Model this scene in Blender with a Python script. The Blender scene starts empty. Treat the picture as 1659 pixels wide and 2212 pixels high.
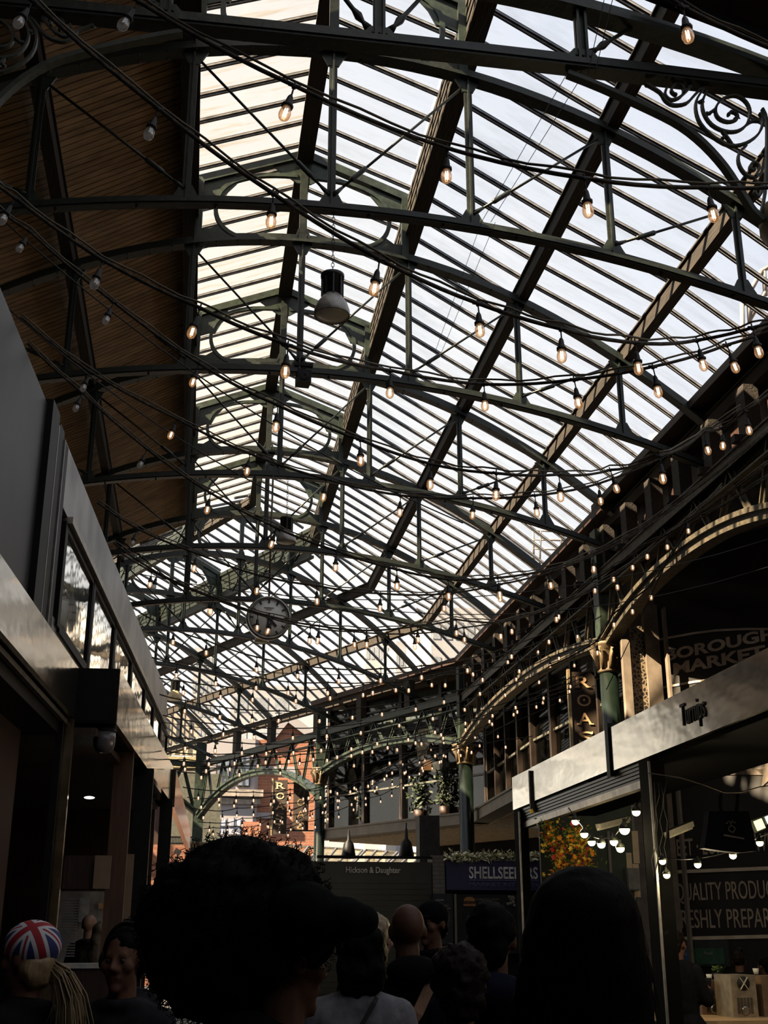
import bpy, math, random
from mathutils import Vector, Matrix
random.seed(7)
V = Vector
rad = math.radians
# ------------------------------------------------------------------ camera
sc = bpy.context.scene
COL = sc.collection
F_PX, CX, CY = 2596.45, 829.5, 1106.0
YAW, PITCH = rad(-8.7141), rad(19.6424)
CAM_H = 1.62                              # the eye stands this far over the ground
ROT = Matrix.Rotation(YAW, 3, 'Z') @ Matrix.Rotation(PITCH, 3, 'X')   # +Y is forward
cam_data = bpy.data.cameras.new('camera')
cam = bpy.data.objects.new('camera', cam_data)
COL.objects.link(cam)
cam_data.sensor_fit = 'HORIZONTAL'
cam_data.sensor_width = 36.0
cam_data.lens = 36.0 * F_PX / 1659.0
cam_data.clip_start = 0.05
cam_data.clip_end = 900
cam.matrix_world = (ROT @ Matrix.Rotation(rad(90), 3, 'X')).to_4x4()
cam.location = (0, 0, CAM_H)
sc.camera = cam
sc.view_settings.view_transform = 'Standard'
sc.view_settings.look = 'None'
sc.view_settings.gamma = 1
sc.view_settings.use_curve_mapping = False
sc.view_settings.exposure = 0.0
sc.cycles.max_bounces = 8
sc.cycles.transparent_max_bounces = 24
sc.cycles.diffuse_bounces = 3
sc.cycles.caustics_reflective = False
sc.cycles.caustics_refractive = False
# ------------------------------------------------------------------ sky and sun
SUN_DIR = V((-0.70, -0.25, 0.66)).normalized()     # towards the sun
w = bpy.data.worlds.new('sky'); sc.world = w; w.use_nodes = True
nt = w.node_tree; nt.nodes.clear()
wo = nt.nodes.new('ShaderNodeOutputWorld'); bg = nt.nodes.new('ShaderNodeBackground')
tc = nt.nodes.new('ShaderNodeTexCoord'); dt = nt.nodes.new('ShaderNodeVectorMath'); dt.operation = 'DOT_PRODUCT'
dt.inputs[1].default_value = V((-0.55, 0.80, -0.25)).normalized()
cr = nt.nodes.new('ShaderNodeValToRGB')
cr.color_ramp.elements[0].position = 0.25; cr.color_ramp.elements[0].color = (0.80, 0.84, 0.93, 1)
cr.color_ramp.elements[1].position = 0.85; cr.color_ramp.elements[1].color = (1.45, 1.38, 1.22, 1)
e = cr.color_ramp.elements.new(0.55); e.color = (0.97, 0.97, 0.96, 1)
ns = nt.nodes.new('ShaderNodeTexNoise'); ns.inputs['Scale'].default_value = 2.2; ns.inputs['Detail'].default_value = 4
mx = nt.nodes.new('ShaderNodeMix'); mx.data_type = 'RGBA'; mx.blend_type = 'MULTIPLY'; mx.inputs['Factor'].default_value = 0.12
nt.links.new(tc.outputs['Generated'], dt.inputs[0]); nt.links.new(dt.outputs['Value'], cr.inputs['Fac'])
nt.links.new(tc.outputs['Generated'], ns.inputs['Vector'])
nt.links.new(cr.outputs['Color'], mx.inputs['A']); nt.links.new(ns.outputs['Fac'], mx.inputs['B'])
nt.links.new(mx.outputs['Result'], bg.inputs['Color']); nt.links.new(bg.outputs['Background'], wo.inputs['Surface'])
bg.inputs['Strength'].default_value = 1.35
sun_d = bpy.data.lights.new('sun', 'SUN'); sun_d.energy = 40.0; sun_d.angle = rad(0.6); sun_d.color = (1.0, 0.80, 0.56)
sun = bpy.data.objects.new('sun', sun_d); COL.objects.link(sun)
sun.rotation_euler = SUN_DIR.to_track_quat('Z', 'Y').to_euler()

# ------------------------------------------------------------------ pixels of the photograph to points (relative to the eye)
def ray(px, py): return ROT @ V(((px - CX) / F_PX, 1.0, -(py - CY) / F_PX))
def onX(px, py, x): r = ray(px, py); return r * (x / r.x)
def onY(px, py, y): r = ray(px, py); return r * (y / r.y)
def onZ(px, py, z): r = ray(px, py); return r * (z / r.z)
def onV(px, py, P0, d): n = V((d.y, -d.x, 0)); r = ray(px, py); return r * (n.dot(P0) / n.dot(r))
def at(px, py, depth): return ray(px, py) * depth

# ------------------------------------------------------------------ materials
MATS = {}
def mat(name, col, rough=0.6, metal=0.0, var=0.25, scale=8.0, bump=0.0, col2=None, stretch=None, emit=None, es=1.0, spec=0.5, bscale=None):
    if name in MATS: return MATS[name]
    m = bpy.data.materials.new(name); m.use_nodes = True; n = m.node_tree; b = n.nodes['Principled BSDF']
    b.inputs['Roughness'].default_value = rough; b.inputs['Metallic'].default_value = metal
    b.inputs['Specular IOR Level'].default_value = spec
    t = n.nodes.new('ShaderNodeTexCoord'); mp = n.nodes.new('ShaderNodeMapping'); n.links.new(t.outputs['Object'], mp.inputs['Vector'])
    if stretch: mp.inputs['Scale'].default_value = stretch
    ns = n.nodes.new('ShaderNodeTexNoise'); ns.inputs['Scale'].default_value = scale; ns.inputs['Detail'].default_value = 5
    n.links.new(mp.outputs['Vector'], ns.inputs['Vector'])
    r = n.nodes.new('ShaderNodeValToRGB'); n.links.new(ns.outputs['Fac'], r.inputs['Fac'])
    c2 = col2 or tuple(c * (1 - var) for c in col); c1 = col if col2 else tuple(min(1, c * (1 + var)) for c in col)
    r.color_ramp.elements[0].position = 0.35; r.color_ramp.elements[1].position = 0.65
    r.color_ramp.elements[0].color = (*c2, 1); r.color_ramp.elements[1].color = (*c1, 1)
    n.links.new(r.outputs['Color'], b.inputs['Base Color'])
    if bump:
        bp = n.nodes.new('ShaderNodeBump'); bp.inputs['Strength'].default_value = bump; bp.inputs['Distance'].default_value = 0.02
        if bscale:
            n2 = n.nodes.new('ShaderNodeTexNoise'); n2.inputs['Scale'].default_value = bscale; n2.inputs['Detail'].default_value = 2
            n.links.new(mp.outputs['Vector'], n2.inputs['Vector']); n.links.new(n2.outputs['Fac'], bp.inputs['Height'])
        else: n.links.new(ns.outputs['Fac'], bp.inputs['Height'])
        n.links.new(bp.outputs['Normal'], b.inputs['Normal'])
    if emit:
        b.inputs['Emission Color'].default_value = (*emit, 1); b.inputs['Emission Strength'].default_value = es
    MATS[name] = m; return m

def glass_mat(name, tint, dirt, dirtcol, stretch=(1, 1, 1), scale=3.0, gloss=0.08, lo=0.45, hi=0.75, translucent=True, rough=0.05):
    """clear glass with streaks of grime: transparent mixed with gloss, grime as a translucent film"""
    if name in MATS: return MATS[name]
    m = bpy.data.materials.new(name); m.use_nodes = True; n = m.node_tree; n.nodes.clear()
    o = n.nodes.new('ShaderNodeOutputMaterial'); tr = n.nodes.new('ShaderNodeBsdfTransparent'); tr.inputs[0].default_value = (*tint, 1)
    gl = n.nodes.new('ShaderNodeBsdfGlossy'); gl.inputs['Roughness'].default_value = rough; gl.inputs['Color'].default_value = (0.9, 0.9, 0.9, 1)
    tl = n.nodes.new('ShaderNodeBsdfTranslucent' if translucent else 'ShaderNodeBsdfDiffuse'); tl.inputs['Color'].default_value = (*dirtcol, 1)
    m1 = n.nodes.new('ShaderNodeMixShader'); m2 = n.nodes.new('ShaderNodeMixShader'); m1.inputs[0].default_value = gloss
    t = n.nodes.new('ShaderNodeTexCoord'); mp = n.nodes.new('ShaderNodeMapping'); mp.inputs['Scale'].default_value = stretch
    ns = n.nodes.new('ShaderNodeTexNoise'); ns.inputs['Scale'].default_value = scale; ns.inputs['Detail'].default_value = 6; ns.inputs['Roughness'].default_value = 0.65
    mr = n.nodes.new('ShaderNodeMapRange'); mr.inputs['From Min'].default_value = lo; mr.inputs['From Max'].default_value = hi
    mr.inputs['To Min'].default_value = dirt * 0.2; mr.inputs['To Max'].default_value = dirt
    L = n.links.new
    L(t.outputs['Object'], mp.inputs[0]); L(mp.outputs[0], ns.inputs['Vector']); L(ns.outputs['Fac'], mr.inputs['Value'])
    L(tr.outputs[0], m1.inputs[1]); L(gl.outputs[0], m1.inputs[2]); L(m1.outputs[0], m2.inputs[1]); L(tl.outputs[0], m2.inputs[2])
    L(mr.outputs['Result'], m2.inputs[0]); L(m2.outputs[0], o.inputs[0])
    MATS[name] = m; return m

def brick_mat(name, c1, c2, mortar, scale=1.0, rot=None):
    m = bpy.data.materials.new(name); m.use_nodes = True; n = m.node_tree; b = n.nodes['Principled BSDF']; b.inputs['Roughness'].default_value = 0.85
    t = n.nodes.new('ShaderNodeTexCoord'); mp = n.nodes.new('ShaderNodeMapping'); br = n.nodes.new('ShaderNodeTexBrick')
    sep = n.nodes.new('ShaderNodeSeparateXYZ'); com = n.nodes.new('ShaderNodeCombineXYZ'); ad = n.nodes.new('ShaderNodeMath'); ad.operation = 'ADD'
    L = n.links.new
    L(t.outputs['Object'], sep.inputs[0]); L(sep.outputs['X'], ad.inputs[0]); L(sep.outputs['Y'], ad.inputs[1]); L(ad.outputs[0], com.inputs['X']); L(sep.outputs['Z'], com.inputs['Y'])
    L(com.outputs[0], mp.inputs[0]); mp.inputs['Scale'].default_value = (scale, scale, scale); L(mp.outputs[0], br.inputs['Vector'])
    br.inputs['Color1'].default_value = (*c1, 1); br.inputs['Color2'].default_value = (*c2, 1); br.inputs['Mortar'].default_value = (*mortar, 1)
    br.inputs['Scale'].default_value = 1.0; br.inputs['Brick Width'].default_value = 0.225; br.inputs['Row Height'].default_value = 0.075; br.inputs['Mortar Size'].default_value = 0.006
    L(br.outputs['Color'], b.inputs['Base Color']); MATS[name] = m; return m

IRON = mat('green_painted_iron', (0.014, 0.019, 0.015), 0.42, 0.0, 0.45, 14, 0.25, col2=(0.010, 0.014, 0.009))
IRON2 = mat('green_painted_plate', (0.018, 0.028, 0.018), 0.45, 0.0, 0.4, 9, 0.2)
COLGREEN = mat('gloss_green_column_paint', (0.006, 0.011, 0.0075), 0.28, 0, 0.2, 5, 0.05)
WOODB = mat('weathered_beam_timber', (0.032, 0.023, 0.014), 0.8, 0, 0.5, 6, 0.5, col2=(0.012, 0.009, 0.006), stretch=(6, 0.5, 6))
BOARD = mat('roof_boarding', (0.40, 0.26, 0.14), 0.75, 0, 0.3, 3, 0.1, stretch=(0.6, 3, 1))
BARM = mat('lead_grey_glazing_bar', (0.20, 0.20, 0.205), 0.5, 0.1, 0.35, 10, 0.1)
BARD = mat('glazing_bar_gasket', (0.05, 0.049, 0.05), 0.7, 0, 0.3, 10)
STEEL = mat('brushed_steel_fascia', (0.60, 0.55, 0.47), 0.15, 1.0, 0.10, 1.2, 0.22, stretch=(1, 1, 2.2), bscale=2.4)
STEELD = mat('dull_zinc_sheet', (0.27, 0.26, 0.25), 0.38, 0.8, 0.38, 1.6, 0.15, bscale=1.8)
BRASS = mat('tarnished_polished_post', (0.60, 0.48, 0.30), 0.22, 1.0, 0.35, 5, 0.3, bscale=6)
BLACK = mat('black_painted_metal', (0.005, 0.005, 0.005), 0.5, 0, 0.3, 10, 0.05, spec=0.2)
VBLACK = mat('deep_black_post_paint', (0.0025, 0.0025, 0.0025), 0.8, 0, 0.2, 10, spec=0.05)
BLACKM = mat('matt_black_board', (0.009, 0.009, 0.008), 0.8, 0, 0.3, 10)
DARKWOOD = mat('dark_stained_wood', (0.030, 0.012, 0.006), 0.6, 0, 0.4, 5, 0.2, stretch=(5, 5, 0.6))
DUSTY = mat('dusty_cable_sheath', (0.085, 0.068, 0.045), 0.8, 0, 0.5, 30, col2=(0.010, 0.009, 0.008))
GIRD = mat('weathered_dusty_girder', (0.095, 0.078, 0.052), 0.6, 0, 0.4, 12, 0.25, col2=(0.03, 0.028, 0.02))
RUBBER = mat('black_rubber_cable', (0.008, 0.008, 0.008), 0.6, 0, 0.3, 30)
STONE = mat('beige_render', (0.17, 0.135, 0.10), 0.85, 0, 0.2, 5, 0.15)
CONC = mat('painted_slab_edge', (0.20, 0.17, 0.13), 0.7, 0, 0.15, 3, 0.1)
GOLDL = mat('gold_lettering', (0.78, 0.50, 0.27), 0.5, 0, 0.1, 10)
GLASS_ROOF = glass_mat('wired_roof_glass', (0.95, 0.955, 0.96), 0.14, (0.09, 0.09, 0.09), (0.5, 2.4, 1), 1.6, 0.05)
GLASS_LANT = glass_mat('streaked_lantern_glass', (0.97, 0.955, 0.92), 0.40, (0.10, 0.085, 0.06), (0.30, 5.5, 1), 2.2, 0.05, 0.52, 0.66)
GLASS_WIN = glass_mat('dark_window_glass', (0.60, 0.61, 0.60), 0.03, (0.08, 0.08, 0.075), (1, 1, 1), 2, 0.045, translucent=False, rough=0.02)

# ------------------------------------------------------------------ mesh builder
class MB:
    def __init__(s): s.v = []; s.f = []; s.mi = []; s.cur = 0; s.smooth = []; s.sm = False
    def add(s, vs, fs):
        o = len(s.v); s.v += [tuple(v) for v in vs]
        for f in fs: s.f.append([i + o for i in f]); s.mi.append(s.cur); s.smooth.append(s.sm)
        return s
    def box(s, c, size, R=None):
        c = V(c); h = V(size) / 2; vs = []
        for x in (-1, 1):
            for y in (-1, 1):
                for z in (-1, 1):
                    p = V((x * h.x, y * h.y, z * h.z)); vs.append(c + (R @ p if R else p))
        return s.add(vs, [(0, 1, 3, 2), (4, 6, 7, 5), (0, 4, 5, 1), (2, 3, 7, 6), (0, 2, 6, 4), (1, 5, 7, 3)])
    def hexa(s, p):   # eight corners: four of one face, then the four opposite
        return s.add(p, [(3, 2, 1, 0), (4, 5, 6, 7), (0, 1, 5, 4), (1, 2, 6, 5), (2, 3, 7, 6), (3, 0, 4, 7)])
    def bar(s, a, b, wd, ht, up=(0, 0, 1), ext=0.0):
        a = V(a); b = V(b); d = (b - a); 
        if d.length < 1e-6: return s
        d.normalize(); a = a - d * ext; b = b + d * ext
        u = V(up); x = d.cross(u)
        if x.length < 1e-4: x = d.cross(V((1, 0, 0)))
        x.normalize(); z = x.cross(d).normalized(); x = x * wd / 2; z = z * ht / 2
        return s.hexa([a - x - z, a + x - z, a + x + z, a - x + z, b - x - z, b + x - z, b + x + z, b - x + z])
    def ribbon(s, pts, wd, ht, side, closed=False):
        """a bar of wd (along side) by ht swept along pts"""
        side = V(side).normalized(); n = len(pts); pts = [V(p) for p in pts]; vs = []
        for i, p in enumerate(pts):
            a = pts[max(0, i - 1)] if not closed else pts[i - 1]; b = pts[min(n - 1, i + 1)] if not closed else pts[(i + 1) % n]
            t = (b - a).normalized(); nn = side.cross(t).normalized() * ht / 2; x = side * wd / 2
            vs += [p - x - nn, p + x - nn, p + x + nn, p - x + nn]
        fs = []
        for i in range(n if closed else n - 1):
            o = 4 * i; q = 4 * ((i + 1) % n)
            for k in range(4): fs.append((o + k, o + (k + 1) % 4, q + (k + 1) % 4, q + k))
        if not closed: fs += [(3, 2, 1, 0), (4 * n - 4, 4 * n - 3, 4 * n - 2, 4 * n - 1)]
        return s.add(vs, fs)
    def tube(s, pts, r, n=6, caps=True):
        pts = [V(p) for p in pts]; m = len(pts); R = r if isinstance(r, (list, tuple)) else [r] * m
        t0 = (pts[1] - pts[0]).normalized(); x = t0.cross(V((0, 0, 1)))
        if x.length < 1e-3: x = t0.cross(V((1, 0, 0)))
        x.normalize(); vs = []
        for i, p in enumerate(pts):
            t = (pts[min(m - 1, i + 1)] - pts[max(0, i - 1)])
            t = t.normalized() if t.length > 1e-9 else t0
            x = (x - t * x.dot(t))
            x = x.normalized() if x.length > 1e-6 else t.orthogonal().normalized()
            y = t.cross(x)
            for k in range(n):
                a = 2 * math.pi * k / n; vs.append(p + (x * math.cos(a) + y * math.sin(a)) * R[i])
        fs = []
        for i in range(m - 1):
            for k in range(n): fs.append((i * n + k, i * n + (k + 1) % n, (i + 1) * n + (k + 1) % n, (i + 1) * n + k))
        if caps: fs += [tuple(range(n))[::-1], tuple((m - 1) * n + k for k in range(n))]
        old = s.sm; s.sm = True; s.add(vs, fs); s.sm = old; return s
    def lathe(s, prof, c=(0, 0, 0), n=16, axis=None):
        c = V(c); q = axis.to_track_quat('Z', 'Y').to_matrix() if axis is not None else Matrix.Identity(3); vs = []
        for r, z in prof:
            for k in range(n):
                a = 2 * math.pi * k / n; vs.append(c + q @ V((r * math.cos(a), r * math.sin(a), z)))
        m = len(prof); fs = [(i * n + k, i * n + (k + 1) % n, (i + 1) * n + (k + 1) % n, (i + 1) * n + k) for i in range(m - 1) for k in range(n)]
        fs += [tuple(range(n))[::-1], tuple((m - 1) * n + k for k in range(n))]
        old = s.sm; s.sm = True; s.add(vs, fs); s.sm = old; return s
    def ball(s, c, r, n=12, R=None):
        r = V(r) if not isinstance(r, (int, float)) else V((r, r, r)); c = V(c); vs = [c + (R @ V((0, 0, -r.z)) if R else V((0, 0, -r.z)))]; h = n // 2
        for i in range(1, h):
            a = -math.pi / 2 + math.pi * i / h
            for k in range(n):
                b = 2 * math.pi * k / n; p = V((r.x * math.cos(a) * math.cos(b), r.y * math.cos(a) * math.sin(b), r.z * math.sin(a))); vs.append(c + (R @ p if R else p))
        p = V((0, 0, r.z)); vs.append(c + (R @ p if R else p)); L = len(vs) - 1; fs = []
        for k in range(n): fs.append((0, 1 + (k + 1) % n, 1 + k))
        for i in range(h - 2):
            for k in range(n): fs.append((1 + i * n + k, 1 + i * n + (k + 1) % n, 1 + (i + 1) * n + (k + 1) % n, 1 + (i + 1) * n + k))
        for k in range(n): fs.append((1 + (h - 2) * n + k, 1 + (h - 2) * n + (k + 1) % n, L))
        old = s.sm; s.sm = True; s.add(vs, fs); s.sm = old; return s
    def prism(s, poly, o, ux, uz, thick):
        """poly of (a, b) in the plane o + a*ux + b*uz, given thickness both ways"""
        o = V(o); ux = V(ux); uz = V(uz); nn = ux.cross(uz).normalized() * thick / 2; n = len(poly)
        P = [o + ux * a + uz * b for a, b in poly]
        return s.add([p - nn for p in P] + [p + nn for p in P], [tuple(range(n))[::-1], tuple(range(n, 2 * n))] + [(i, (i + 1) % n, n + (i + 1) % n, n + i) for i in range(n)])
    def quad(s, a, b, c, d): return s.add([a, b, c, d], [(0, 1, 2, 3)])
    def mesh(s, name, mats):
        m = bpy.data.meshes.new(name); m.from_pydata(s.v, [], s.f)
        for q in (mats if isinstance(mats, (list, tuple)) else [mats]): m.materials.append(q)
        m.polygons.foreach_set('material_index', s.mi); m.polygons.foreach_set('use_smooth', s.smooth)
        m.update(); return m
    def build(s, name, mats, parent=None, origin=None):
        if origin is None:
            if parent is not None: origin = worldloc(parent)
            else:
                xs = [v[0] for v in s.v]; ys = [v[1] for v in s.v]; zs = [v[2] for v in s.v]
                origin = V(((min(xs) + max(xs)) / 2, (min(ys) + max(ys)) / 2, min(zs)))
        origin = V(origin); R = None
        if parent is not None: R = worldrot(parent)
        if R is not None and R != 0.0:
            q = Matrix.Rotation(-R, 3, 'Z'); s.v = [tuple(q @ (V(v) - origin)) for v in s.v]
        else: s.v = [(v[0] - origin.x, v[1] - origin.y, v[2] - origin.z) for v in s.v]
        o = bpy.data.objects.new(name, s.mesh(name, mats)); COL.objects.link(o)
        if parent is not None: o.parent = parent
        else: o.location = origin
        return o
def worldloc(p):
    if p.parent is None: return V(p.location)
    q = Matrix.Rotation(worldrot(p.parent), 3, 'Z'); return worldloc(p.parent) + q @ V(p.location)
def worldrot(p):
    a = 0
    while p is not None: a += p.rotation_euler.z; p = p.parent
    return a
def tag(o, label=None, cat=None, group=None, kind=None):
    if label: o['label'] = label
    if cat: o['category'] = cat
    if group: o['group'] = group
    if kind: o['kind'] = kind
    return o
def thing(name, label, cat, loc=(0, 0, 0), group=None, rz=0, kind=None):
    o = bpy.data.objects.new(name, None); COL.objects.link(o); o.location = loc; o.rotation_euler = (0, 0, rz); o.empty_display_size = 0.1
    return tag(o, label, cat, group, kind)
def children(o): return [c for c in bpy.data.objects if c.parent is o]
def copy_tree(o, kids, parent=None):
    c = o.copy(); COL.objects.link(c); c.parent = parent
    for ch in kids.get(o.name, []): copy_tree(ch, kids, c)
    return c
def kid_map(root):
    km = {}
    def rec(o):
        km[o.name] = children(o)
        for c in km[o.name]: rec(c)
    rec(root); return km

def text_obj(name, s, A, B, height, material, parent, extrude=0.004, lift=0.006, towards=V((0, 0, 0)), weight=0.0, up=V((0, 0, 1)), spacing=1.0):
    """lettering whose baseline runs from A to B with the given cap height, standing just proud of its board"""
    cu = bpy.data.curves.new(name, 'FONT'); cu.body = s; cu.extrude = 0.01; cu.offset = weight; cu.resolution_u = 3; cu.space_character = spacing
    t = bpy.data.objects.new(name, cu); me = bpy.data.meshes.new_from_object(t); bpy.data.objects.remove(t)
    xs = [v.co.x for v in me.vertices]; x0, x1 = min(xs), max(xs); cap = 0.73
    A = V(A); B = V(B); ux = (B - A); W = ux.length; ux.normalize(); n = ux.cross(up).normalized()
    if n.dot(towards - A) < 0: n = -n
    o0 = worldloc(parent) if parent else A; q = Matrix.Rotation(-(worldrot(parent) if parent else 0), 3, 'Z')
    for v in me.vertices:
        p = A + ux * ((v.co.x - x0) / (x1 - x0) * W) + up * (v.co.y / cap * height) + n * (lift + (v.co.z / 0.01) * extrude)
        v.co = q @ (p - o0)
    me.materials.clear(); me.materials.append(material); me.name = name
    o = bpy.data.objects.new(name, me); COL.objects.link(o)
    if parent: o.parent = parent
    else: o.location = o0
    return o

# ================================================================== the hall: measures
XC = 1.12                                    # ridge line of the near hall
def FY(k): return 11.086 + 4.0 * (k - 2)     # trusses stand every four metres
def zu(u): return 9.52 - 0.071 * u * u       # top chord
def zl(u): return 7.44 - 0.031 * u * u       # bottom chord
TH2 = rad(26)
D1 = V((0, 1, 0)); N1 = V((1, 0, 0))
D2 = V((-math.sin(TH2), math.cos(TH2), 0)); N2 = V((math.cos(TH2), math.sin(TH2), 0))
TM = math.tan(TH2 / 2)
MIT = V((XC, 31.4 - 5.86 * TM, 0))           # where the two ridge lines meet
def miter1(u): return MIT + N1 * u + V((0, u * TM, 0))        # mitre point for offset u
def h1(u, y, z): return V((XC + u, y, z))
def h2(u, t, z): return MIT + N2 * u + D2 * t + V((0, 0, z))  # t along the far hall
YS = -6.0; T2 = 26.0
# roof outline u -> z (underside of the glazing bars)
ROOF = [(0.0, 11.16), (1.55, 10.55), (1.72, 10.05), (3.30, 9.12), (4.95, 8.24), (6.25, 7.28)]

# ground; back and side walls added to keep stray daylight out -------------------------------------------------
PAVE = brick_mat('granite_setts', (0.045, 0.042, 0.038), (0.030, 0.028, 0.026), (0.012, 0.011, 0.010), 0.6)
g = MB().box((0, 60, -CAM_H - 0.1), (260, 300, 0.2)); g = tag(g.build('floor', PAVE), 'dark worn paving of the market street', 'floor', kind='structure')
YB = brick_mat('dark_stock_brick', (0.060, 0.045, 0.030), (0.040, 0.030, 0.022), (0.02, 0.018, 0.015))
tag(MB().box((1.5, YS - 0.2, 3.3), (18, 0.3, 9.8)).build('blocking_wall_back', YB), 'dark brick wall added behind the camera to block daylight', 'wall', kind='structure')
tag(MB().box((-5.35, 13.0, 2.85), (0.3, 38, 8.9)).build('blocking_wall_left', YB), 'dark brick wall added behind the left stalls to block daylight', 'wall', kind='structure')
tag(MB().box((10.9, 7.5, 2.4), (0.3, 27, 8.0)).build('blocking_wall_right', YB), 'dark brick wall added behind the right stall to block daylight', 'wall', kind='structure')

# glazing -----------------------------------------------------------------
def band_pts(hall, ua, za, ub, zb, s0, s1, lift=0.0):
    """the four corners of a roof band between offsets ua and ub"""
    if hall == 1:
        return [V((XC + ua, s0, za + lift)), V((XC + ub, s0, zb + lift)), miter1(ub) + V((0, 0, zb + lift)), miter1(ua) + V((0, 0, za + lift))]
    a = h2(ua, 0, za + lift); b = h2(ub, 0, zb + lift)
    return [a + D2 * (-ua * TM), b + D2 * (-ub * TM), h2(ub, s1, zb + lift), h2(ua, s1, za + lift)]
BANDN = {0: 'lantern', 2: 'upper', 3: 'middle', 4: 'lower'}
PITCHB = 0.536
def glaze(hall, side, i):
    (ua, za), (ub, zb) = ROOF[i], ROOF[i + 1]
    ua *= side; ub *= side
    q = band_pts(hall, ua, za, ub, zb, YS, T2, 0.05)
    hn = 'near' if hall == 1 else 'far'; sn = 'right' if side > 0 else 'left'
    boards = hall == 1 and side < 0 and i > 0
    if boards:
        m = MB(); thick = V((0, 0, 0.04))
        # separate boards with fine gaps, running down the slope
        y = YS; bw = 0.12
        while y < q[2].y + 3.0:
            e0 = min(y + bw - 0.02, q[3].y + 0.1)
            y1a = min(y + bw - 0.02, q[3].y); y1b = min(y + bw - 0.02, q[2].y)
            ya = min(y, q[3].y); yb = min(y, q[2].y)
            if y1a > ya + 1e-3 or y1b > yb + 1e-3:
                A = V((q[0].x, ya, q[0].z)); B = V((q[1].x, yb, q[1].z)); Cc = V((q[1].x, y1b, q[1].z)); Dd = V((q[0].x, y1a, q[0].z))
                m.hexa([A, B, Cc, Dd, A + thick, B + thick, Cc + thick, Dd + thick])
            y += bw
        m.cur = 1; A, B, Cc, Dd = [p + V((0, 0, 0.045)) for p in q]
        m.hexa([A, B, Cc, Dd] + [p + V((0, 0, 0.03)) for p in (A, B, Cc, Dd)])
        return tag(m.build('ceiling', [BOARD, DARKWOOD]), 'brown boarded %s slope of the roof over the left stalls' % BANDN[i], 'ceiling', kind='structure')
    m = MB(); t = V((0, 0, 0.012)); m.hexa([p for p in q] + [p + t for p in q])
    gm = GLASS_LANT if (i == 0 and side < 0 and hall == 1) else GLASS_ROOF
    c = m.build('ceiling', gm)
    tag(c, 'glazed %s band on the %s slope of the %s roof' % (BANDN[i], sn, hn), 'ceiling', kind='structure')
    b = MB(); k = 0
    Lm = (q[3] - q[0]).length + 6
    d = D1 if hall == 1 else D2
    k0 = 0.11
    for j in range(int(Lm / PITCHB) + 8):
        s = -4 * PITCHB + k0 + j * PITCHB
        if hall == 1:
            y = YS + 4 * PITCHB + s; A = V((q[0].x, y, q[0].z)); B = V((q[1].x, y, q[1].z))
            fa = (q[3].y - A.y); fb = (q[2].y - B.y)
        else:
            A = h2(ua, s, za + 0.05); B = h2(ub, s, zb + 0.05); fa = s + ua * TM; fb = s + ub * TM
            if s > T2: continue
        if fa < 0 and fb < 0: continue
        if fa < 0: A = A + (B - A) * (-fa / (fb - fa))
        elif fb < 0: B = B + (A - B) * (-fb / (fa - fb))
        dn = V((0, 0, -0.03)); up = V((0, 0, 1)); lap = 0.05
        dd = (B - A).normalized(); A2 = A; B2 = B + dd * lap
        b.cur = 1; b.bar(A2 + dn * 0.6, B2 + dn * 0.6, 0.075, 0.03, up)
        b.cur = 0; b.bar(A2 + dn * 1.6, B2 + dn * 1.6, 0.030, 0.035, up)
        b.cur = 0; b.bar(A2 + dn * 1.0 + d * 0.034, B2 + dn * 1.0 + d * 0.034, 0.010, 0.02, up); b.bar(A2 + dn * 1.0 - d * 0.034, B2 + dn * 1.0 - d * 0.034, 0.010, 0.02, up)
    b.build('glazing_bars', [BARM, BARD], c)
    return c
for hall in (1, 2):
    for side in (1, -1):
        for i in (0, 2, 3, 4): glaze(hall, side, i)

# long beams: run both halls with a mitre -------------------------------------
def long_beam(name, label, cat, u, z, wd, ht, material, hall, strips=0, lip=False):
    if hall == 1: a = h1(u, YS, z); b = miter1(u) + V((0, 0, z))
    else: a = h2(u, -u * TM, z); b = h2(u, T2, z)
    m = MB(); m.bar(a, b, wd, ht)
    if strips:
        for j in range(strips):
            zz = -ht / 2 + ht * (j + 0.5) / strips
            m.bar(a + V((0, 0, zz)), b + V((0, 0, zz)), wd + 0.03, ht / strips * 0.55)
        m.bar(a + V((0, 0, -ht / 2)), b + V((0, 0, -ht / 2)), wd + 0.10, 0.03)
    if lip: m.bar(a + V((0, 0, ht / 2)), b + V((0, 0, ht / 2)), wd + 0.06, 0.025)
    return tag(m.build(name, material), label, cat)
for hall, hn in ((1, 'near'), (2, 'far')):
    long_beam('ridge_beam', 'brown timber ridge beam at the peak of the %s lantern' % hn, 'beam', 0, 11.02, 0.14, 0.24, WOODB, hall, 2)
    for side, sn in ((1, 'right'), (-1, 'left')):
        if hall == 1: long_beam('lantern_curb_beam', 'deep brown ribbed beam along the %s side of the near lantern' % sn, 'beam', side * 1.62, 10.12, 0.13, 0.66, WOODB, hall, 5)
        long_beam('purlin', 'brown timber purlin on the upper %s slope of the %s roof' % (sn, hn), 'purlin', side * 3.25, 8.96, 0.15, 0.22, WOODB, hall, 0, True)
        long_beam('purlin', 'brown timber purlin on the lower %s slope of the %s roof' % (sn, hn), 'purlin', side * 4.80, 8.10, 0.15, 0.22, WOODB, hall, 0, True)
        long_beam('eaves_beam', 'long timber eaves beam with gutter on the %s side of the %s roof' % (sn, hn), 'beam', side * 5.98, 7.02, 0.22, 0.20, WOODB, hall, 0, True)
        # flashing board where the glass meets the gutter
        long_beam('gutter', 'grey lead gutter above the %s eaves beam of the %s roof' % (sn, hn), 'gutter', side * 6.22, 7.20, 0.34, 0.05, BARM, hall)
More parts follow.
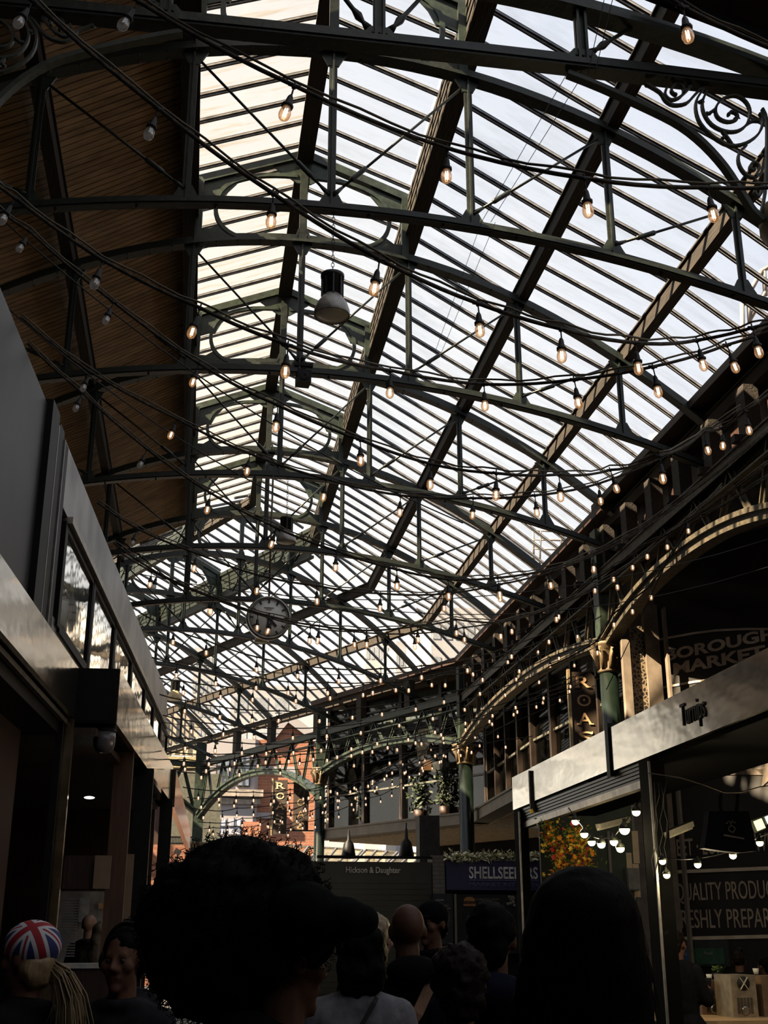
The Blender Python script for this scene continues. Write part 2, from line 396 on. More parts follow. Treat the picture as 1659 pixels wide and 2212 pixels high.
# the far lantern's side: an open lattice girder with a ribbed timber band
def lattice_side(side, label):
    u = side * 1.6; o = thing('lattice_beam', label, 'beam', h2(u, -u * TM, 9.6)); L = T2 + u * TM
    P = lambda t, z: h2(u, -u * TM + t, z)
    m = MB(); m.bar(P(0, 9.62), P(L, 9.62), 0.14, 0.08); m.bar(P(0, 10.38), P(L, 10.38), 0.14, 0.10); m.build('chord_rails', IRON, o)
    b = MB()
    for j in range(5): b.bar(P(0, 9.74 + j * 0.13), P(L, 9.74 + j * 0.13), 0.05, 0.10)
    b.build('ribbed_band', IRON, o)
    d = MB(); t = 0; k = 0
    while t < L - 0.9:
        d.bar(P(t, 9.66 if k % 2 else 10.34), P(t + 0.9, 10.34 if k % 2 else 9.66), 0.10, 0.06); t += 0.9; k += 1
    d.build('lattice_bars', IRON, o)
lattice_side(1, 'dark ribbed lattice beam crossing the view under the right of the far lantern')
lattice_side(-1, 'dark ribbed lattice beam on the left side of the far lantern')

# trusses ---------------------------------------------------------------------
def arc(f, u0, u1, n, h=None): return [V((u0 + (u1 - u0) * i / n, 0, f(u0 + (u1 - u0) * i / n))) for i in range(n + 1)]
NODES = [-4.65, -3.15, -1.55, 0.0, 1.55, 3.15, 4.65]
def make_truss(label, w):
    o = thing('roof_truss', label, 'roof truss', (0, 0, 0), 'curved roof trusses')
    Y = V((0, 1, 0))
    m = MB(); m.ribbon(arc(zu, -6.15, 6.15, 40), 0.17, 0.045, Y)
    top = [p + V((0, 0, 0.06)) for p in arc(zu, -6.15, 6.15, 40)]
    m.ribbon(top, 0.035, 0.13, Y)
    for p in top[1::1]: 
        for s_ in (-1, 1): m.ball(p + V((0, s_ * 0.06, -0.085)), 0.014, 6)
    m.build('top_chord', IRON, o)
    m = MB(); lo = arc(zl, -6.15, 6.15, 30); m.ribbon(lo, 0.15, 0.04, Y); m.ribbon([p + V((0, 0, 0.045)) for p in lo], 0.04, 0.08, Y); m.ribbon([p - V((0, 0, 0.02)) for p in lo], 0.11, 0.03, Y)
    for p in lo[2:-2:2]: m.ball(p + V((0, 0, -0.045)), 0.016, 6)
    m.build('bottom_chord', IRON, o)
    for u in NODES:
        a = V((u, 0, zl(u) + 0.04)); b = V((u, 0, zu(u))); m = MB(); m.bar(a, b, 0.09, 0.02, Y); m.bar(a, b, 0.02, 0.09, Y); m.build('strut', IRON, o)
    for u in NODES:
        for z, sg in ((zl(u) + 0.05, 1), (zu(u) - 0.02, -1)):
            L = 0.15
            poly = [(-L, 0), (L, 0), (L * 0.8, sg * 0.05), (0.06, sg * 0.17), (-0.06, sg * 0.17), (-L * 0.8, sg * 0.05)]
            if sg < 0: poly = poly[::-1]
            MB().prism(poly, (u, 0, z), (1, 0, 0), (0, 0, 1), 0.03).build('gusset_plate', IRON2, o)
    for a, b in ((-4.65, -3.15), (-3.15, -1.55), (-1.55, 0), (1.55, 0), (3.15, 1.55), (4.65, 3.15)):
        p = V((a, 0, zu(a) - 0.06)); q = V((b, 0, zl(b) + 0.16)); d = (q - p).normalized(); p = p + d * 0.08; q = q - d * 0.02
        m = MB(); m.tube([p, q], 0.016, 8); r = m.build('tie_rod', IRON, o)
        c = q - d * 0.42; t = MB(); t.tube([c - d * 0.13, c - d * 0.10, c - d * 0.04, c + d * 0.04, c + d * 0.10, c + d * 0.13], [0.018, 0.032, 0.030, 0.030, 0.032, 0.018], 8); t.tube([q - d * 0.16, q], [0.017, 0.036], 8); t.build('turnbuckle', IRON, r)
    # lantern frame: rafters, curved spandrels and posts
    m = MB(); zr = lambda u: 11.02 - (abs(u)) * 0.395
    for s_ in (-1, 1):
        m.ribbon([V((0, 0, zr(0))), V((s_ * 1.56, 0, zr(1.56)))], 0.12, 0.12, Y)
        m.bar(V((s_ * 1.50, 0, zu(1.5))), V((s_ * 1.50, 0, zr(1.5))), 0.10, 0.12, Y)
        cv = [];
        for i in range(15):      # curved inner bar from the centre post round to the chord
            a = math.pi / 2 * i / 14; cv.append(V((s_ * (0.10 + 1.17 * math.sin(a) ** 0.85), 0, 9.98 + 0.66 * max(0, math.cos(a)) ** 0.8)))
        for i in range(1, 9):
            a = math.pi / 2 * i / 8; cv.append(V((s_ * (0.83 + 0.44 * math.cos(a)), 0, 9.98 - 0.46 * math.sin(a))))
        m.ribbon(cv, 0.06, 0.06, Y)
        # solid corner webs
        def web(poly):
            if s_ < 0: poly = poly[::-1]
            m.prism([(s_ * a, b) for a, b in poly], (0, 0, 0), (1, 0, 0), (0, 0, 1), 0.03)
        web([(1.0, zr(1.0) - 0.02), (0.98, 10.42), (1.10, 10.27), (1.2, 10.06), (1.30, 10.06), (1.50, 9.98), (1.50, zr(1.5))])
        web([(0.0, zr(0)), (0.0, 10.52), (0.10, 10.52), (0.30, 10.66), (0.52, zr(0.52))])
        web([(0.85, 9.46), (1.50, 9.36), (1.50, 9.62), (1.34, 9.62), (1.2, 9.72), (1.08, 9.56)])
    m.build('lantern_frame', IRON2, o)
    m = MB(); m.bar(V((0, 0, 9.5)), V((0, 0, 10.9)), 0.11, 0.05, Y)
    for s_ in (-1, 1): m.ribbon([V((s_ * 0.22, 0, 9.54)), V((s_ * 0.10, 0, 9.60)), V((s_ * 0.055, 0, 9.74))], 0.05, 0.03, Y)
    m.build('king_post', IRON, o)
    return o
truss = make_truss('nearest curved green truss, with the front pendant lamp hung from it', None)
km = kid_map(truss)
T1L = {2: truss, 1: 'curved green truss behind the scrolled front truss, above the picture', 3: 'second nearest curved green truss, with a black speaker box under it', 4: 'third curved green truss, holding the clock on its pole',
       5: 'fourth curved green truss, one bay beyond the clock', 6: 'fifth curved green truss, two bays beyond the clock', 7: 'last curved green truss before the roof bends left'}
truss.location = (XC, FY(2), 0)
for k in (1, 3, 4, 5, 6):
    c = copy_tree(truss, km); c.location = (XC, FY(k), 0); c['label'] = T1L[k]
for j, t in enumerate((0.6, 4.9, 9.2, 13.6, 18.0)):
    c = copy_tree(truss, km); c.location = tuple(h2(0, t, 0)); c.rotation_euler = (0, 0, TH2)
    c['label'] = ['first curved truss of the far roof, standing at the bend', 'second curved truss of the far roof beyond the bend', 'third curved truss of the far roof beyond the bend',
                  'fourth curved truss of the far roof beyond the bend', 'farthest curved truss of the roof, nearest the brick house'][j]

# right side: columns, arched girder, brackets -------------------------------
GX = 6.9
def column(name, label, c, r, zcap, ztop, yaw=0, group='green iron columns'):
    o = thing('iron_column', label, 'column', (c[0], c[1], -CAM_H), group)
    x, y = c[0], c[1]
    MB().lathe([(r * 1.5, -CAM_H), (r * 1.5, -CAM_H + 0.25), (r * 1.15, -CAM_H + 0.35), (r, -CAM_H + 0.5), (r * 0.92, zcap - 0.5)], (x, y, 0), 20).build('shaft', COLGREEN, o)
    m = MB(); m.lathe([(r * 0.95, zcap - 0.52), (r * 1.15, zcap - 0.48), (r * 0.95, zcap - 0.44), (r * 1.0, zcap - 0.3), (r * 1.25, zcap - 0.12), (r * 1.65, zcap - 0.05), (r * 1.7, zcap)], (x, y, 0), 20)
    for k in range(8):        # leaves round the bell
        a = 2 * math.pi * k / 8; d = V((math.cos(a), math.sin(a), 0)); b = V((x, y, 0))
        m.tube([b + d * r * 0.95 + V((0, 0, zcap - 0.46)), b + d * r * 1.2 + V((0, 0, zcap - 0.25)), b + d * r * 1.75 + V((0, 0, zcap - 0.10)), b + d * r * 1.7 + V((0, 0, zcap - 0.17))], [0.05, 0.045, 0.035, 0.015], 6)
    m.build('capital', mat('faded_gold_capital', (0.12, 0.085, 0.045), 0.6, 0, 0.3, 12, 0.2), o)
    m = MB(); m.box((x, y, (zcap + ztop) / 2), (r * 1.7, r * 1.7, ztop - zcap)); m.build('head_post', IRON2, o); return o
column('c', 'green iron column with a gold capital beside the big hanging sign', (GX, 19.55), 0.17, 4.84, 6.9)
column('c', 'green iron column at the bend, standing behind the navy stall sign', (GX, 31.0), 0.20, 4.84, 6.9)
column('c', 'green iron column right of the distant hanging sign', (3.78, 37.7), 0.17, 5.05, 6.9)
column('c', 'green iron column at the far end by the brick house', (0.12, 45.3), 0.22, 3.35, 6.9)

def girder(label, A, B, ztop, zs, zc, n, GIRD=GIRD):
    """arched lattice girder between columns: level top chord, arched bottom chord, zigzag web"""
    A = V(A); B = V(B); d = (B - A); L = d.length; d.normalize(); s = V((d.y, -d.x, 0))
    o = thing('arched_girder', label, 'girder', (A.x, A.y, ztop))
    P = lambda t, z: A + d * t + V((0, 0, z))
    zb = lambda t: zc - (zc - zs) * abs(2 * t / L - 1) ** 2.2
    m = MB()
    for q in (-0.09, 0.09): m.bar(P(0, ztop) + s * q, P(L, ztop) + s * q, 0.03, 0.16)
    m.bar(P(0, ztop + 0.09), P(L, ztop + 0.09), 0.26, 0.025); m.bar(P(0, ztop - 0.30), P(L, ztop - 0.30), 0.22, 0.03); m.build('top_chord', GIRD, o)
    m = MB(); N = 40; pts = [P(L * i / N, zb(L * i / N)) for i in range(N + 1)]
    m.ribbon([p + V((0, 0, -0.035)) for p in pts], 0.34, 0.07, s); m.ribbon([p + V((0, 0, -0.13)) for p in pts], 0.22, 0.12, s)
    for p in pts[1:-1]:
        for q in (-0.1, 0.1): m.ball(p + s * q + V((0, 0, 0.018)), 0.015, 6)
    m.build('arched_chord', GIRD, o)
    for i in range(n):
        t0 = L * (i + 0.15) / n; t1 = L * (i + 0.5) / n; t2 = L * (i + 0.85) / n
        if t1 < 0.5 or t1 > L - 0.5: continue
        for a, b in (((t0, zb(t0)), (t1, ztop - 0.05)), ((t1, ztop - 0.05), (t2, zb(t2)))):
            m = MB(); m.bar(P(*a), P(*b), 0.13, 0.025, s); m.bar(P(*a), P(*b), 0.025, 0.10, s); m.build('web_brace', GIRD, o)
    return o
column('c', 'green iron column holding the nearest end of the right girder, outside the picture', (GX, 12.4), 0.17, 4.84, 6.9)
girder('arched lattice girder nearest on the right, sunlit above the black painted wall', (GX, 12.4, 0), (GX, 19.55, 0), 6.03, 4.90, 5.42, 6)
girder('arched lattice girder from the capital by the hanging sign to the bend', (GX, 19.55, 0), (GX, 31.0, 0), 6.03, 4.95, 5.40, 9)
girder('arched lattice girder beyond the bend in front of the upstairs windows', (GX, 31.0, 0), (3.78, 37.7, 0), 6.1, 4.95, 5.45, 6, IRON2)
girder('farthest arched lattice girder, in front of the brick house', (3.78, 37.7, 0), (0.12, 45.3, 0), 6.1, 4.3, 5.45, 7, IRON2)
girder('arched lattice girder crossing at the far end, left of the brick house', (0.12, 45.3, 0), (-6.2, 43.3, 0), 6.1, 4.4, 5.6, 5, IRON2)
# short timber posts between girder and eaves
k = 0; y = 9.0
while y < 31:
    m = MB(); m.box((GX + 0.05, y, 6.52), (0.20, 0.26, 0.80)); m.box((GX - 0.10, y, 6.17), (0.22, 0.12, 0.10)); k += 1
    tag(m.build('timber_post', WOODB), 'short brown timber post in the row between arched girder and right eaves', 'post', 'timber posts under the right eaves'); y += 1.15
m = MB(); m.box((GX + 0.32, 19.0, 6.6), (0.06, 25, 0.8)); tag(m.build('wall_right_upper', DARKWOOD), 'dark boarding behind the timber posts', 'wall', kind='structure')
for t in (2.5, 5.0, 7.5, 10.5, 13.0):
    p = V((GX, 31.0, 0)) + (V((0.12, 45.3, 0)) - V((GX, 31.0, 0))).normalized() * t
    tag(MB().box((p.x, p.y, 6.55), (0.2, 0.25, 0.8), Matrix.Rotation(TH2, 3, 'Z')).build('timber_post', WOODB), 'short brown timber post under the far eaves beyond the bend', 'post', 'timber posts under the far eaves')


# ================================================================== front truss with scrollwork
FYY = 7.09; FC = 1.05
def fp(px, py): return onY(px, py, FYY)
o = thing('scrolled_front_truss', 'nearest low green truss across the top with scrollwork brackets at both ends', 'roof truss', (FC, FYY, 6.2))
Yv = V((0, 1, 0))
ftop = lambda u: 6.86 - 0.056 * u * u
m = MB(); pts = [V((FC + u, FYY, 6.21 - 0.004 * u * u)) for u in [-3.15 + 0.3 * i for i in range(22)]]
m.ribbon(pts, 0.16, 0.05, Yv); m.ribbon([p + V((0, 0, 0.05)) for p in pts], 0.05, 0.09, Yv); m.ribbon([p - V((0, 0, 0.03)) for p in pts], 0.13, 0.03, Yv); m.build('bottom_chord', IRON, o)
m = MB(); pts = [V((FC + u, FYY, ftop(u))) for u in [-3.15 + 0.3 * i for i in range(22)]]
m.ribbon(pts, 0.17, 0.05, Yv); m.ribbon([p + V((0, 0, 0.07)) for p in pts], 0.04, 0.12, Yv); m.build('top_chord', IRON, o)
for u in (-1.55, 0, 1.55):
    m = MB(); m.bar((FC + u, FYY, 6.24), (FC + u, FYY, ftop(u)), 0.09, 0.03, Yv)
    for q in (-0.03, 0.03): m.bar((FC + u + q, FYY - 0.03, 6.24), (FC + u + q, FYY - 0.03, ftop(u)), 0.02, 0.05, Yv)
    m.prism([(-0.14, 0), (0.14, 0), (0.07, 0.09), (-0.07, 0.09)], (FC + u, FYY, 6.25), (1, 0, 0), (0, 0, 1), 0.07)
    for q in (-0.05, 0, 0.05): m.ball((FC + u + q, FYY - 0.04, 6.275), 0.013, 6)
    m.build('strut', IRON2, o)
for s_ in (-1, 1):
    for (a, za, b, zb) in ((1.62, 6.34, 1.98, 6.64), (0.08, 6.34, 0.40, 6.80), ):
        m = MB(); p = V((FC + s_ * a, FYY, za)); q = V((FC + s_ * b, FYY, zb)); d = (q - p).normalized(); m.tube([p, p + d * 0.07, p + d * 0.13, p + d * 0.2, q], [0.035, 0.016, 0.034, 0.018, 0.016], 8); m.build('tie_rod', IRON, o)
SC = mat('grey_green_scroll_iron', (0.040, 0.048, 0.038), 0.5, 0, 0.3, 14, 0.1)
arcp = [(1225, 160), (1300, 190), (1410, 240), (1470, 272), (1520, 312), (1565, 362), (1600, 415), (1625, 455), (1648, 478)]
scrolls = [[(1395, 182), (1425, 200), (1437, 218), (1455, 228), (1482, 224), (1500, 206), (1516, 192), (1545, 188), (1590, 194)],
 [(1440, 190), (1436, 205), (1447, 216), (1462, 214), (1474, 205), (1476, 192), (1466, 181), (1454, 186), (1450, 198), (1459, 206)],
 [(1520, 192), (1505, 215), (1503, 240), (1513, 268), (1540, 296), (1575, 315), (1610, 310), (1638, 290), (1648, 262), (1640, 245)],
 [(1527, 197), (1517, 220), (1520, 245), (1537, 270), (1565, 284), (1592, 284), (1612, 270), (1620, 245), (1612, 222), (1592, 208), (1570, 210), (1552, 222), (1545, 240), (1552, 256), (1572, 264), (1592, 258), (1590, 246), (1578, 242), (1573, 250)],
 [(1612, 315), (1597, 330), (1595, 352), (1607, 374), (1628, 384), (1646, 372)],
 [(1628, 384), (1640, 365), (1632, 352), (1622, 355), (1620, 365), (1630, 368)],
 [(1646, 235), (1656, 262), (1656, 330), (1652, 420), (1640, 470)],
 [(1628, 388), (1645, 405), (1640, 425), (1630, 415), (1636, 405)],
 [(1612, 270), (1625, 262), (1640, 262)], [(1560, 284), (1572, 300), (1580, 312)], [(1545, 236), (1530, 246), (1524, 244)], [(1474, 205), (1484, 196), (1492, 186)]]
for s_ in (1, -1):
    b = MB()
    def mir(p): return p if s_ > 0 else V((2 * FC - p.x, p.y, p.z))
    def sm(pts, n=3):
        q = [mir(fp(*p)) for p in pts]; r = []
        for i in range(len(q) - 1):
            p0, p1, p2, p3 = q[max(0, i - 1)], q[i], q[i + 1], q[min(len(q) - 1, i + 2)]
            for k in range(n):
                t = k / n; r.append(0.5 * ((2 * p1) + (p2 - p0) * t + (2 * p0 - 5 * p1 + 4 * p2 - p3) * t * t + (3 * p1 - p0 - 3 * p2 + p3) * t ** 3))
        r.append(q[-1]); return r
    b.ribbon(sm(arcp), 0.07, 0.035, Yv)
    for sc_ in scrolls: b.ribbon(sm(sc_), 0.035, 0.016, Yv)
    for c in ((1574, 247), (1459, 205), (1629, 366)): b.ball(mir(fp(*c)), (0.016, 0.025, 0.016), 8)
    for c in ((1484, 190), (1395, 186), (1510, 222), (1640, 340), (1587, 258), (1532, 246), (1560, 300), (1625, 262)):   # leaf buds
        q = mir(fp(*c)); b.tube([q, q + V((0.03 * s_, 0, 0.03)), q + V((0.045 * s_, 0, 0.01))], [0.016, 0.012, 0.004], 6)
    b.build('scroll_bracket', SC, o)
for s_, lb in ((1, 'front column with beige capital at the upper right edge'), (-1, 'front column at the upper left edge behind the scroll bracket')):
    cx = FC + s_ * 3.2
    c = thing('iron_column', lb, 'column', (cx, FYY, -CAM_H))
    MB().lathe([(0.2, -CAM_H), (0.13, -1.2), (0.12, 4.5)], (cx, FYY, 0), 16).build('shaft', COLGREEN, c)
    MB().lathe([(0.13, 4.5), (0.2, 4.62), (0.26, 4.78), (0.30, 4.92), (0.34, 4.97), (0.34, 5.10), (0.31, 5.14)], (cx, FYY, 0), 20).build('capital', mat('beige_capital_paint', (0.30, 0.24, 0.16), 0.7, 0, 0.2, 8), c)
    MB().box((cx, FYY, 5.8), (0.16, 0.16, 1.35)).build('head_post', IRON, c)
# dark slatted canopy over the top right corner
e0, e1 = onY(1400, -20, 6.9), onY(1690, 130, 6.9); o = thing('canopy', 'dark sloping canopy edge in the top right corner', 'canopy', e0)
m = MB(); sh = V((0.9, 0, -0.12)); 
for j in range(6):
    d = V((0, -0.34 * j, 0.12 * j)); m.hexa([e0 + d, e1 + d + sh, e1 + d + sh + V((0, -0.30, 0.10)), e0 + d + V((0, -0.30, 0.10)), e0 + d + V((0, 0, .05)), e1 + d + sh + V((0, 0, .05)), e1 + d + sh + V((0, -0.30, 0.15)), e0 + d + V((0, -0.30, 0.15))])
m.build('deck', DARKWOOD, o); m = MB(); m.bar(e0, e1 + sh, 0.06, 0.14); m.build('edge_rail', BLACK, o)

# ================================================================== left two-storey stall row
LP = onZ(142, 1561, 1.0) * 1.8; dLv = ray(575, 2033); dLv.z = 0; dLv.normalize()
nL = V((dLv.y, -dLv.x, 0))                 # towards the hall
def LB(y, z, off=0.0): t = (y - LP.y) / dLv.y; p = LP + dLv * t; return V((p.x, p.y, z)) + nL * off
def lbox(m, y0, y1, z0, z1, o0, o1):
    m.hexa([LB(y0, z0, o0), LB(y1, z0, o0), LB(y1, z1, o0), LB(y0, z1, o0), LB(y0, z0, o1), LB(y1, z0, o1), LB(y1, z1, o1), LB(y0, z1, o1)]); return m
LBD = thing('market_stall_block', 'grey metal two storey stall block running along the left side', 'building', LB(2, -CAM_H))
ZINC = mat('charcoal_sheet_wall', (0.060, 0.060, 0.062), 0.45, 0.5, 0.2, 1.2, 0.05)
lbox(MB(), 1.5, 8.75, 2.25, 3.9, -0.05, 0.0).build('charcoal_wall_panel', ZINC, LBD)
m = MB()
for (a, b, c) in ((8.72, 9.02, 0.05), (9.12, 9.32, 0.04), (9.45, 9.60, 0.03)): lbox(m, a, b, 2.2, 3.93 - (a - 8.75) * 0.06, -0.05, c)
m.build('black_pilasters', BLACK, LBD)
m = MB()
for a in (9.02, 9.32): lbox(m, a, a + 0.03, 2.2, 3.85, -0.02, 0.052)
m.build('pale_edge_trims', mat('pale_edge_metal', (0.22, 0.21, 0.19), 0.4, 0.6), LBD)
lbox(MB(), 9.64, 20.7, 3.42, 3.96, -0.06, 0.0).build('parapet_panel', STEELD, LBD)
lbox(MB(), 9.64, 20.7, 2.2, 2.5, -0.06, -0.01).build('sill_panel', STEELD, LBD)
lbox(MB(), 10.0, 20.6, 3.36, 3.42, -0.04, 0.05).build('head_rail', mat('pale_rail', (0.35, 0.31, 0.26), 0.35, 0.8), LBD)
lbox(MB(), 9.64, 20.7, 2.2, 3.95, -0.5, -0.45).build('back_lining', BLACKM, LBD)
WREF = mat('mirror_like_stall_glass', (0.80, 0.77, 0.70), 0.04, 1.0, 0.1, 1.0, 0.14, bscale=1.8, stretch=(1, 1, 1.4))
y = 10.05; k = 0
while y < 20.2:
    wd = 1.62 if k < 4 else 1.2
    f = MB(); 
    for (a, b, z0, z1) in ((y - 0.12, y, 2.45, 3.36), (y + wd - 0.03, y + wd, 2.45, 3.36), (y, y + wd, 2.42, 2.50), (y, y + wd, 3.30, 3.37)): lbox(f, a, b, z0, z1, -0.05, 0.012)
    fr = f.build('window_frame', BLACK, LBD)
    lbox(MB(), y, y + wd - 0.05, 2.5, 3.3, -0.02, -0.008).build('pane', WREF, fr); y += wd + 0.16; k += 1
MB().box((-3.0, 20.75, 1.1), (4.7, 0.15, 5.5)).build('end_wall', DARKWOOD, LBD)
lbox(MB(), 1.5, 20.7, 3.86, 3.96, -3.0, -0.05).build('roof_slab', ZINC, LBD)
lbox(MB(), 1.5, 20.7, 2.28, 2.34, -3.0, -0.05).build('floor_slab', BLACKM, LBD)
F1 = lbox(MB(), 1.5, 10.9, 1.86, 2.30, 0.0, 0.06).build('steel_fascia', STEEL, LBD)
lbox(MB(), 1.5, 10.9, 1.70, 1.86, -0.5, -0.05).build('shutter_box', BLACK, LBD)
m = MB(); lbox(m, 1.5, 10.9, 1.80, 1.84, -0.04, 0.0); m.build('shutter_guide_rail', mat('pale_edge_metal', (0.22, 0.21, 0.19), 0.4), LBD)
# the second fascia stands further out, with a black end plate
x2a, x2b = V((-0.74, 11.05, 0)), V((-0.34, 17.6, 0)); dd = (x2b - x2a).normalized(); nn = V((dd.y, -dd.x, 0))
m = MB(); z = V((0, 0, 1)); a = x2a + z * 1.84; b = x2b + z * 1.84; hh = z * 0.50; th = nn * -0.05
m.hexa([a, b, b + hh, a + hh, a + th, b + th, b + hh + th, a + hh + th]); m.build('outer_steel_fascia', STEEL, LBD)
m = MB(); m.hexa([a + nn * -0.44, a + nn * 0.0, a + hh, a + hh + nn * -0.44, a + dd * 0.03 + nn * -0.44, a + dd * 0.03, a + dd * 0.03 + hh, a + dd * 0.03 + hh + nn * -0.44]); m.build('end_plate', BLACK, LBD)
m = MB(); m.hexa([a + nn * -0.6, b + nn * -0.6, b + nn * -0.05, a + nn * -0.05] + [p + z * 0.03 for p in (a + nn * -0.6, b + nn * -0.6, b + nn * -0.05, a + nn * -0.05)]); m.build('fascia_soffit', BLACK, LBD)
p3, p4 = onZ(381, 1662, 2.3), onZ(412, 1795, 2.3); d3 = (p4 - p3).normalized(); n3 = V((d3.y, -d3.x, 0)) * -0.08
m = MB(); dz = V((0, 0, -0.52)); m.hexa([p3 + dz, p4 + dz * 0.8, p4, p3, p3 + dz + n3, p4 + dz * 0.8 + n3, p4 + n3, p3 + n3]); m.build('far_steel_fascia', STEEL, LBD)
m = MB(); m.hexa([p3 + dz + n3 * 12, p3 + dz, p3, p3 + n3 * 12, p3 + dz + n3 * 12 + d3 * .03, p3 + dz + d3 * .03, p3 + d3 * .03, p3 + n3 * 12 + d3 * .03]); m.build('far_end_plate', BLACK, LBD)
# posts and inside of the left stalls
def vpost(name, label, px, py, yy, wd, material, z0=-CAM_H, z1=1.85, dp=None):
    c = onY(px, py, yy); return tag(MB().box((c.x, c.y, (z0 + z1) / 2), (wd, dp or wd, z1 - z0)).build(name, material), label, 'post')
vpost('metal_post', 'tarnished shiny metal post under the left steel fascia', 138, 1700, 10.95, 0.085, BRASS)
vpost('metal_post', 'black post just left of the shiny metal post', 118, 1700, 10.8, 0.06, BLACK)
vpost('timber_post', 'brown square timber post in the left stall opening', 250, 1900, 12.9, 0.19, mat('red_brown_post_timber', (0.075, 0.035, 0.018), 0.7, 0, 0.3, 4, 0.1, stretch=(5, 5, 0.5)))
vpost('timber_post', 'black square post right of the brown timber post on the left', 298, 1900, 14.2, 0.20, BLACK)
vpost('timber_post', 'black square post at the far end of the left stalls', 350, 1900, 17.3, 0.17, BLACK)
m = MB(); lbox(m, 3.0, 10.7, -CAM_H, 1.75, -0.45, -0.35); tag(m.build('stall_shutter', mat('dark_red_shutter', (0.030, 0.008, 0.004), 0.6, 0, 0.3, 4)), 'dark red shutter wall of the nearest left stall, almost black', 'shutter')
q0 = onY(128, 2092, 12.0); q1 = onY(228, 2092, 12.0)
c = thing('stall_counter', 'reddish brown wooden counter with a pale top inside the left stall', 'counter', (q0.x - 0.2, 12.1, -CAM_H))
MB().box(((q0.x + q1.x) / 2 - 0.1, 12.2, (q0.z - CAM_H) / 2), (q1.x - q0.x + 0.35, 0.4, q0.z + CAM_H)).build('front', DARKWOOD, c)
MB().box(((q0.x + q1.x) / 2 - 0.1, 12.2, q0.z + 0.02), (q1.x - q0.x + 0.4, 0.45, 0.04)).build('top', mat('pale_counter_top', (0.5, 0.47, 0.42), 0.4), c)
def fpanel(px0, py0, px1, py1, yy, th=0.04):
    """front-facing board whose corners are (px0,py0) and (px1,py1), standing at distance yy"""
    a = onY(px0, py0, yy); b = onY(px1, py1, yy); return ((a.x + b.x) / 2, yy, (a.z + b.z) / 2), (abs(b.x - a.x), th, abs(a.z - b.z))
BEIGEB = mat('beige_cupboard_board', (0.20, 0.14, 0.09), 0.7, 0, 0.1, 4)
c, s_ = fpanel(140, 1848, 205, 1920, 12.6); o = thing('wall_cupboard', 'brown wall cupboard above the counter in the left stall', 'cupboard', (c[0], c[1], c[2] - s_[2] / 2))
MB().box((c[0], c[1] + 0.15, c[2]), (s_[0], 0.3, s_[2])).build('body', DARKWOOD, o); c, s_ = fpanel(206, 1848, 236, 1920, 12.55); MB().box(c, s_).build('door', BEIGEB, o)
c, s_ = fpanel(262, 1845, 281, 1985, 14.0); tag(MB().box(c, s_).build('beige_panel', BEIGEB), 'narrow beige board standing between the brown and the black posts', 'panel')
c, s_ = fpanel(138, 1940, 160, 2068, 12.4); m = MB()
for j in range(22): m.box((c[0], c[1], c[2] - s_[2] / 2 + s_[2] * (j + .5) / 22), (s_[0], 0.03, s_[2] / 22 * 0.55))
tag(m.build('slatted_vent', mat('grey_slats', (0.12, 0.11, 0.10), 0.6)), 'grey slatted vent strip beside the shiny post', 'vent')
tag(MB().ball((onY(193, 1723, 11.8)), (0.05, 0.05, 0.012), 12).build('ceiling_spotlight', mat('lit_spot', (1, 0.95, 0.85), 0.5, emit=(1, 0.93, 0.8), es=4)), 'small round lit spotlight in the left stall ceiling', 'light')
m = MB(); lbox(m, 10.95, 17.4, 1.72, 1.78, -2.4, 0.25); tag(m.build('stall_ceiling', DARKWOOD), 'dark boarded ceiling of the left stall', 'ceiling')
c = onY(228, 1565, 11.2); o = thing('lantern_lamp', 'unlit rounded glass lantern under the black end plate on the left', 'lamp', c)
MB().lathe([(0.03, 0), (0.09, -0.02), (0.10, -0.06), (0.10, -0.07)], c, 16).build('lamp_cap', BLACK, o)
MB().lathe([(0.095, -0.07), (0.10, -0.14), (0.095, -0.20), (0.06, -0.25), (0.02, -0.26)], c, 16).build('lamp_globe', mat('frosted_globe', (0.12, 0.11, 0.12), 0.25, 0, 0.1), o)

# ================================================================== right stall with the long steel fascia
RX = 4.1
RB = thing('produce_stall', 'dark open produce stall with a long steel fascia on the right', 'stall', (RX, 9, -CAM_H))
def rbox(m, y0, y1, z0, z1, x0, x1): return m.box(((x0 + x1) / 2, (y0 + y1) / 2, (z0 + z1) / 2), (x1 - x0, y1 - y0, z1 - z0))
f1 = rbox(MB(), 3.0, 11.70, 1.60, 2.03, RX, RX + 0.06).build('steel_fascia', STEEL, RB)
f2 = rbox(MB(), 11.80, 14.75, 1.625, 2.04, RX + 0.02, RX + 0.08).build('far_steel_fascia', STEEL, RB)
rbox(MB(), 14.78, 15.75, 1.62, 2.04, RX + 0.03, RX + 0.09).build('end_steel_fascia', STEEL, RB)
for q_ in ((11.70, 11.80, 1.55, 2.08, RX - 0.02, RX + 0.09), (14.74, 14.79, 1.5, 2.0, RX - 0.01, RX + 0.09)): rbox(MB(), *q_).build('joint_cover', BLACK, RB)
rbox(MB(), 3.0, 15.75, 2.0, 2.04, RX + 0.06, RX + 1.15).build('roof_deck', VBLACK, RB)
rbox(MB(), 3.0, 15.75, 1.56, 1.60, RX + 0.06, RX + 1.15).build('soffit', VBLACK, RB)
m = MB()
for j in range(5): rbox(m, 11.0, 15.6, 1.43 + j * 0.034, 1.455 + j * 0.034, RX + 0.06 - 0.006 * j, RX + 0.16)
m.build('roller_shutter', mat('dark_shutter_slats', (0.020, 0.018, 0.016), 0.35, 0.4), RB)
rbox(MB(), 11.0, 15.5, 1.36, 1.43, RX + 0.05, RX + 0.13).build('shutter_bottom_rail', mat('pale_rail', (0.35, 0.31, 0.26), 0.35, 0.8), RB)
